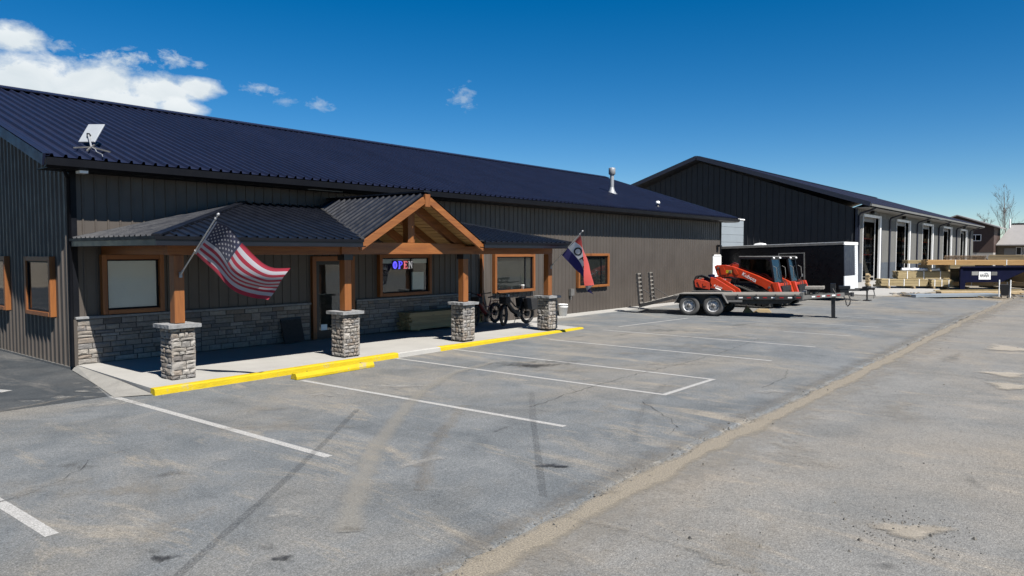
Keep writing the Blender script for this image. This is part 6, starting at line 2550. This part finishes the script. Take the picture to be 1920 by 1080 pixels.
def build_yard():
    # boards run roughly across the view (along y)
    bundle('lumber_bundle', 'lowest long greenish lumber bundle, left end by the doorway', 55.0, 56.2, 9.35, 12.75, .20, .68, 'treated_y', 6, 6, seed=3)
    bundle('lumber_bundle', 'short lumber bundle on the ground beside the navy panel', 54.7, 55.9, 7.7, 9.25, .20, .66, 'treated_y', 6, 6, seed=4)
    bundle('lumber_bundle', 'tall middle lumber bundle under the white plastic roll', 55.1, 56.3, 7.75, 11.46, .70, 1.22, 'treated_y', 6, 7, seed=5)
    bundle('lumber_bundle', 'topmost reddish timber bundle reaching past the navy panel', 54.6, 55.8, -1.5, 9.60, 1.68, 2.02, 'ceil_y', 6, 4, seed=6)
    bundle('lumber_bundle', 'thin timber bundle sticking out left at the top of the pile', 55.9, 57.0, 4.0, 10.5, 1.74, 1.98, 'treated_y', 6, 3, seed=7)
    bundle('lumber_bundle', 'reddish timber bundle lying low behind the navy panel', 55.6, 56.8, -.5, 7.4, .22, .50, 'ceil_y', 6, 4, seed=8)
    bundle('lumber_bundle', 'yellow lumber bundle behind the cut corner of the navy panel', 56.9, 58.0, 1.0, 7.0, .3, 1.4, 'pine_y', 5, 8, seed=9)
    # bunks that carry the pile
    t = thing('lumber_bearer', 'row of timber bearers under the lumber pile', 'bearer', (55.6, 9, 0))
    for y in (1.9, 4.2, 6.6, 8.0, 9.0, 10.4, 12.2):
        mb = MB()
        mb.box(54.6, 58.0, y, y + .12, .042, .195)
        mb.build('bearer', 'pine_x', t)
    t = thing('lumber_bearer', 'stacked timber bearers holding up the topmost bundle', 'bearer', (55.6, 8.5, 1.22))
    for y in (2.5, 5.0, 7.9, 9.2):
        mb = MB()
        mb.box(54.8, 57.0, y, y + .12, 1.236 if y > 7 else .52, 1.675)
        mb.build('bearer', 'pine_x', t)
    # white plastic roll
    yard = []
    t = thing('plastic_roll', 'long white plastic wrapped roll lying on the lumber', 'roll', (55.5, 9.5, 1.3))
    mb = MB()
    pts = [(55.25 + .03 * math.sin(i * 1.7), 8.45 + 2.75 * i / 14, 1.345 + .012 * math.sin(i * 2.3)) for i in range(15)]
    mb.tube(pts, [.105 + .012 * math.sin(i * 2.1) for i in range(15)], 10)
    mb.build('roll', 'plastic', t)
    mb = MB()
    mb.cyl((55.25, 9.78, 1.34), (55.25, 9.86, 1.34), .122, n=12)
    mb.build('band', 'orange', t)
    yard.append(t)
    # navy steel side panel of a bin
    t = thing('steel_bin', 'navy steel bin side with white plates and cut lower corner', 'bin', (53.9, 5.5, .1))
    P = [(7.56, .06), (7.56, 1.55), (1.4, 1.62), (1.4, 1.50), (3.3, 1.22), (4.75, .56), (7.22, .52), (7.22, .06)]
    mb = MB()
    mb.prism([(53.9, y, z) for y, z in P], (.12, 0, 0))
    mb.build('side_plate', 'navy', t)
    mb = MB()
    mb.bar((53.86, 7.58, 1.55), (53.86, 1.4, 1.62), .16, .10)
    mb.box(53.84, 54.02, 7.44, 7.60, .042, 1.5)
    mb.build('rim', 'navy', t)
    mb = MB()
    mb.box(54.03, 54.5, 1.9, 7.4, 1.30, 1.34)
    mb.build('inner_floor', 'navy', t)
    def plate(y0, y1, z0, z1, m='lettering'):
        q = MB()
        q.box(53.885, 53.897, y1, y0, z0, z1)
        return q.build('sign_plate', m, t, bevel=.004)
    yard.append(t)
    main = plate(6.32, 5.50, .72, 1.24)
    plate(6.80, 6.36, 1.00, 1.25, 'soffit2')
    plate(5.46, 5.06, 1.00, 1.24, 'steel_grey')
    # scrawled dark logo on the plate
    mb = MB()
    rnd = random.Random(8)
    for k in range(3):
        pts = []
        for i in range(16):
            f = i / 15
            pts.append((53.878, 6.22 - f * .62, .93 + k * .055 + .045 * math.sin(i * 2.1 + k) + .02 * math.sin(i * 5.0)))
        mb.tube(pts, .011, 5)
    mb.tube([(53.878, 5.95, 1.10), (53.878, 5.85, 1.17), (53.878, 5.72, 1.12), (53.878, 5.66, 1.18)], .014, 5)
    mb.build('logo', 'lettering_dark', main)
    for o in yard + [x for x in bpy.data.objects if x.parent is None and x.get('category') in ('lumber', 'bearer') and x.location.x < 60 and x.location.x > 50]:
        if o.get('_turned'):
            continue
        o['_turned'] = 1
        dx, dy = o.location.x - 55.0, 12.75 - o.location.y
        k = dy * .89 + .4
        o.location = (55.0 + .5 * k + .866 * dx, 12.75 - .866 * k + .5 * dx, o.location.z)
        o.rotation_euler = (0, 0, R(30))
        o.scale = (1, .89, 1)
        del o['_turned']
    # pale metal sheets on the ground
    t = thing('sheet_stack', 'flat stack of pale blue metal sheets on the asphalt edge', 'metal sheets', (47.5, 7.1, 0))
    for k in range(4):
        mb = MB()
        z = .03 + k * .035
        d = V((4.3, -3.45, 0)).normalized()
        a = V((45.75 + .05 * k, 8.85, z))
        b = V((50.1, 5.35 - .03 * k, z))
        mb.bar(a, b, 1.1, .03)
        mb.build('sheet', 'pale', t)
    mb = MB()
    for f in (.1, .5, .9):
        p = V((45.75, 8.85, 0)).lerp(V((50.1, 5.35, 0)), f)
        mb.bar(p + V((-.35, -.45, .007)), p + V((.35, .45, .007)), .08, .014)
    mb.build('batten', 'pine_x', t)
    t = thing('timber_beam', 'long pale timber lying behind the metal sheets', 'timber', (51, 6.6, 0))
    mb = MB()
    mb.bar((49.6, 8.0, .10), (54.0, 3.6, .10), .5, .2)
    mb.build('beam', 'pine_y', t, bevel=.02)
    mb = MB()
    mb.bar((50.0, 8.3, .23), (54.1, 4.3, .23), .12, .05)
    mb.build('batten', 'treated_y', t)
    t = thing('rubble_heap', 'small dark heap of debris beside the metal sheets', 'debris', (47.9, 9.0, 0), kind='stuff')
    mb = MB()
    for k in range(90):
        x, y = 47.8 + rnd.gauss(0, .8), 9.1 + rnd.gauss(0, .45)
        a = rnd.random() * 3
        l = rnd.uniform(.06, .35)
        z = rnd.uniform(.05, .10)
        mb.bar((x, y, z), (x + l * math.cos(a), y + l * math.sin(a), z + rnd.uniform(0, .04)), rnd.uniform(.03, .12), .03, mi=rnd.randrange(3))
    for k in range(70):
        x, y = 51.5 + rnd.gauss(0, 1.6), 4.6 + rnd.gauss(0, 1.0)
        a = rnd.random() * 3
        l = rnd.uniform(.06, .4)
        z = rnd.uniform(.0, .06)
        mb.bar((x, y, z), (x + l * math.cos(a), y + l * math.sin(a), z + rnd.uniform(0, .04)), rnd.uniform(.03, .12), .03, mi=rnd.randrange(3))
    mb.build('scrap', ['steel_dark', 'pine_x', 'soffit2'], t)
    # black tub with white uprights
    t = thing('tub_cart', 'black tub on a frame with two pale upright handles', 'cart', (48.7, 4.6, 0))
    mb = MB()
    mb.prism([(48.4, 4.78, .12), (48.4, 4.42, .12), (48.4, 4.36, .74), (48.4, 4.84, .74)], (.5, 0, 0))
    mb.build('tub', 'black_soft', t, bevel=.02)
    for y in (4.34, 4.86):
        mb = MB()
        mb.tube([(48.42, y, .02), (48.42, y, .6), (48.42, y, 1.0)], .03, 8)
        mb.build('upright', 'bucket', t)
    for y in (4.45, 4.75):
        mb = MB()
        mb.cyl((48.35, y - .04, .06), (48.35, y + .04, .06), .06, n=12)
        mb.build('wheel', 'tyre', t)
    # firewood, extra lumber and a covered machine further back
    t = thing('firewood_stack', 'stack of split firewood in front of the brown house', 'firewood', (95, 12.5, 0))
    rnd = random.Random(11)
    for r in range(7):
        for i in range(26):
            y = 10.9 + i * .155 + (r % 2) * .07
            mb = MB()
            mb.cyl((95, y, 1.22 + r * .15), (95.45 + rnd.uniform(-.04, .04), y, 1.22 + r * .15), rnd.uniform(.06, .078), n=7)
            mb.build('log', 'log', t)
    mb = MB()
    mb.box(95, 95.5, 10.7, 15.1, 0, 1.14)
    mb.build('rack', 'treated_y', t)
    bundle('lumber_bundle', 'pale lumber bundle beside the firewood stack', 95, 96, 7.4, 10.6, 1.4, 2.28, 'pine_y', 3, 5, strap=False, seed=12)
    t = thing('lumber_bearer', 'timber crib under the pale bundle by the firewood', 'bearer', (95.5, 9, 0))
    for y in (7.6, 9, 10.3):
        mb = MB()
        mb.box(95, 96, y, y + .2, -.05, 1.39)
        mb.build('bearer', 'treated_y', t)
    t = thing('covered_machine', 'dark blue covered machine with a short post at right edge', 'machine', (92, 5.0, 0))
    mb = MB()
    nu, nv = 14, 8
    vs, fs = [], []
    for j in range(nv + 1):
        for i in range(nu + 1):
            u, v = i / nu, j / nv
            a = v * math.pi
            rr = (1 + .22 * noise.noise((u * 7, v * 5, 2)))
            vs.append((92 - math.cos(a) * .9 * rr, 2.0 + u * 5.2, math.sin(a) ** .6 * 3.0 * (0.35 + .65 * math.sin(u * math.pi) ** .3) * rr if 0 < j < nv else -.03))
    for j in range(nv):
        for i in range(nu):
            q = j * (nu + 1) + i
            fs.append((q, q + 1, q + nu + 2, q + nu + 1))
    mb.add(vs, fs)
    mb.build('cover', 'tarp', t)
    mb = MB()
    mb.cyl((91, 5.5, 0), (91, 5.5, 3.3), .06, n=8)
    mb.bar((91, 5.7, 3.1), (91, 3.4, 3.05), .16, .12)
    mb.build('mast', 'steel_dark', t)
    for y in (3.2, 5.9):
        mb = MB()
        mb.cyl((90.7, y, .55), (91.0, y, .55), .55, n=18)
        mb.build('wheel', 'tyre', t)


build_yard()


# ------------------------------------------------------------------ houses and trees beyond
def build_far():
    t = thing('brown_house', 'dark brown two storey house with white lower storey behind the yard', 'house', (150, 16, 0))
    yr, yl = 16.05, 27.0
    yc = (yr + yl) / 2
    zc = 7.0 + (yc - yr) * .36
    mb = MB()
    mb.prism([(150, yr, 2.55), (150, yl, 2.55), (150, yl, 7.0), (150, yc, zc), (150, yr, 7.0)], (9, 0, 0))
    mb.build('upper_wall', 'brown', t)
    mb = MB()
    mb.box(150.03, 159, yr + .02, yl, -.06, 2.55)
    mb.build('lower_wall', 'stucco', t)
    mb = MB()
    for sg, y0 in ((1, yr), (-1, yl)):
        mb.bar((149.4, y0 - sg * .9, 7.0 - .32), (149.4, yc, zc + .02), .5, .16, up=(0, -.36 * sg, 1))
        o = V((0, 0, 0))
    P = [(149.1, yr - .9, 6.72), (149.1, yc, zc + .05), (149.1, yl + .9, 6.72), (149.1, yl + .9, 6.92), (149.1, yc, zc + .25), (149.1, yr - .9, 6.92)]
    mb = MB()
    mb.prism(P, (10.5, 0, 0))
    mb.build('roof', 'lodge_roof', t)
    def win(y0, y1, z0, z1, x=150.0):
        w = MB()
        f = .1
        w.box(x - .06, x + .02, y0, y1, z0, z0 + f)
        w.box(x - .06, x + .02, y0, y1, z1 - f, z1)
        w.box(x - .06, x + .02, y0, y0 + f, z0 + f, z1 - f)
        w.box(x - .06, x + .02, y1 - f, y1, z0 + f, z1 - f)
        w.box(x - .05, x + .02, (y0 + y1) / 2 - .04, (y0 + y1) / 2 + .04, z0 + f, z1 - f)
        o = w.build('window', 'white', t)
        q = MB()
        q.box(x - .03, x - .01, y0 + f, y1 - f, z0 + f, z1 - f)
        q.build('pane', 'glass_dark', o)
        q = MB()
        q.box(x - .008, x - .002, y0 + f, y1 - f, z0 + f, z1 - f)
        q.build('dark_backing', 'interior', o)  # dark sheet painted as the unlit inside, no room behind it
    win(17.9, 19.6, 4.55, 5.7)
    mb = MB()
    mb.box(149.97, 150.03, 17.4, 19.9, .2, 1.9)
    mb.build('garage_door', 'interior', t)
    mb = MB()
    for sg in (-1, 1):
        mb.prism([(149.98, 16.75 + sg * .05, 1.30), (149.98, 16.75 + sg * .30, 1.55), (149.98, 16.75 + sg * .42, 1.50), (149.98, 16.75 + sg * .25, 1.15), (149.98, 16.75, 1.05)], (.03, 0, 0))
    mb.build('emblem', 'lettering_dark', t)

    t = thing('lodge', 'low lodge with broad pale roof and row of windows at right', 'lodge', (152, 5, 0))
    mb = MB()
    mb.box(154, 164, -8, 16.2, -.06, 4.0)
    mb.build('wall', 'lodge_wall', t)
    mb = MB()
    # main roof slope facing the yard, cut back at its left end
    mb.prism([(152.6, 16.0, 3.75), (152.6, -9, 3.75), (160, -9, 7.55), (160, 14.4, 7.55)], (0, 0, .18))
    mb.prism([(160, 14.4, 7.55), (160, -9, 7.55), (167, -9, 3.75), (167, 16, 3.75)], (0, 0, .18))
    mb.build('roof', 'lodge_roof', t)
    mb = MB()
    mb.box(159.6, 160.4, -9, 14.4, 7.70, 7.86)
    mb.build('ridge_cap', 'steel_dark', t)
    for k in range(6):
        y1 = 13.2 - k * 1.0
        w = MB()
        w.box(153.93, 154.02, y1 - .85, y1, 2.1, 3.5)
        o = w.build('window', 'white', t)
        q = MB()
        q.box(153.9, 153.925, y1 - .75, y1 - .1, 2.2, 3.4)
        q.build('pane', 'interior', o)
    mb = MB()
    mb.box(153.92, 154.0, 13.3, 14.9, .2, 3.3)
    mb.build('porch_panel', 'soffit2', t)
    mb = MB()
    mb.cyl((158.5, 14.6, 7.0), (158.5, 14.6, 8.6), .12, n=10)
    mb.build('vent_pipe', 'white', t)


build_far()


def bare_tree(label, loc, h, spread, seed, lean=0.0):
    rnd = random.Random(seed)
    t = thing('bare_tree', label, 'tree', loc, group='bare trees beyond the houses')
    tr = MB()
    cr = MB()
    x, y, z = loc

    def grow(mb, p, d, l, r, depth):
        pts = [p]
        rs = [r]
        q = p.copy()
        dd = d.copy()
        n = 4
        for i in range(n):
            dd = (dd + V((rnd.gauss(0, .09), rnd.gauss(0, .09), .05))).normalized()
            q = q + dd * l / n
            pts.append(q.copy())
            rs.append(lerp(r, r * .45, (i + 1) / n))
        mb.tube(pts, rs, 5 if depth else 7, caps=False)
        if depth >= 4:
            return
        k = rnd.randint(3, 5) if depth else 13
        for i in range(k):
            f = rnd.uniform(.25, 1.0) if depth else lerp(.22, .98, i / k)
            idx = min(n - 1, int(f * n))
            b = pts[idx].lerp(pts[idx + 1], f * n - idx)
            ang = rnd.uniform(0, 6.28)
            o = V((math.cos(ang), math.sin(ang), 0))
            nd = (dd * rnd.uniform(.7, 1.1) + o * spread * rnd.uniform(.6, 1.1)).normalized()
            ll = l * (rnd.uniform(.40, .6) if depth else lerp(.50, .16, f)) * rnd.uniform(.8, 1.15)
            grow(cr, b, nd, ll, max(.012, lerp(r, r * .45, f) * .5), depth + 1)
    grow(tr, V((x, y, z)), V((lean, 0, 1)).normalized(), h, h * .010, 0)
    tr.build('trunk', 'bark', t)
    o = cr.build('crown', 'bark', t)


bare_tree('tall narrow bare tree rising behind the lodge roof', (205, 19.3, -.06), 15.6, .40, 4)
bare_tree('low spreading bare tree behind the right end of the lodge roof', (210, 9.5, -.06), 13.5, .9, 8, .05)
bare_tree('small faint bare tree left of the tall narrow tree', (215, 24.5, -.06), 11.0, .7, 13)


def spruce():
    t = thing('spruce_tree', 'dark spruce reaching into the picture at the right edge', 'tree', (110, 5.6, -.06))
    rnd = random.Random(4)
    mb = MB()
    x, y = 110, 5.6
    mb.cyl((x, y, -.06), (x, y, 9), .2, .03, n=8)
    mb.build('trunk', 'bark', t)
    mb = MB()
    for k in range(420):
        f = rnd.random()
        z = lerp(4.2, 9.0, f)
        rad = lerp(2.2, .15, f)
        a = rnd.uniform(0, 6.28)
        layer = round(f * 12) / 12
        z = lerp(4.2, 9.0, layer) + rnd.uniform(-.12, .12)
        rad = lerp(2.3, .15, layer)
        r1 = rad * rnd.uniform(.4, 1.0)
        o = V((math.cos(a), math.sin(a), 0))
        s = V((-o.y, o.x, 0))
        c = V((x, y, z)) + o * r1
        l = rnd.uniform(.25, .5)
        w = rnd.uniform(.05, .11)
        mb.add([c - o * l * .5 + s * w, c - o * l * .5 - s * w, c + o * l * .5 - V((0, 0, .12)), c + V((0, 0, .06))], [(0, 1, 3), (1, 2, 3), (2, 0, 3)])
    mb.build('crown', 'needle', t)


spruce()
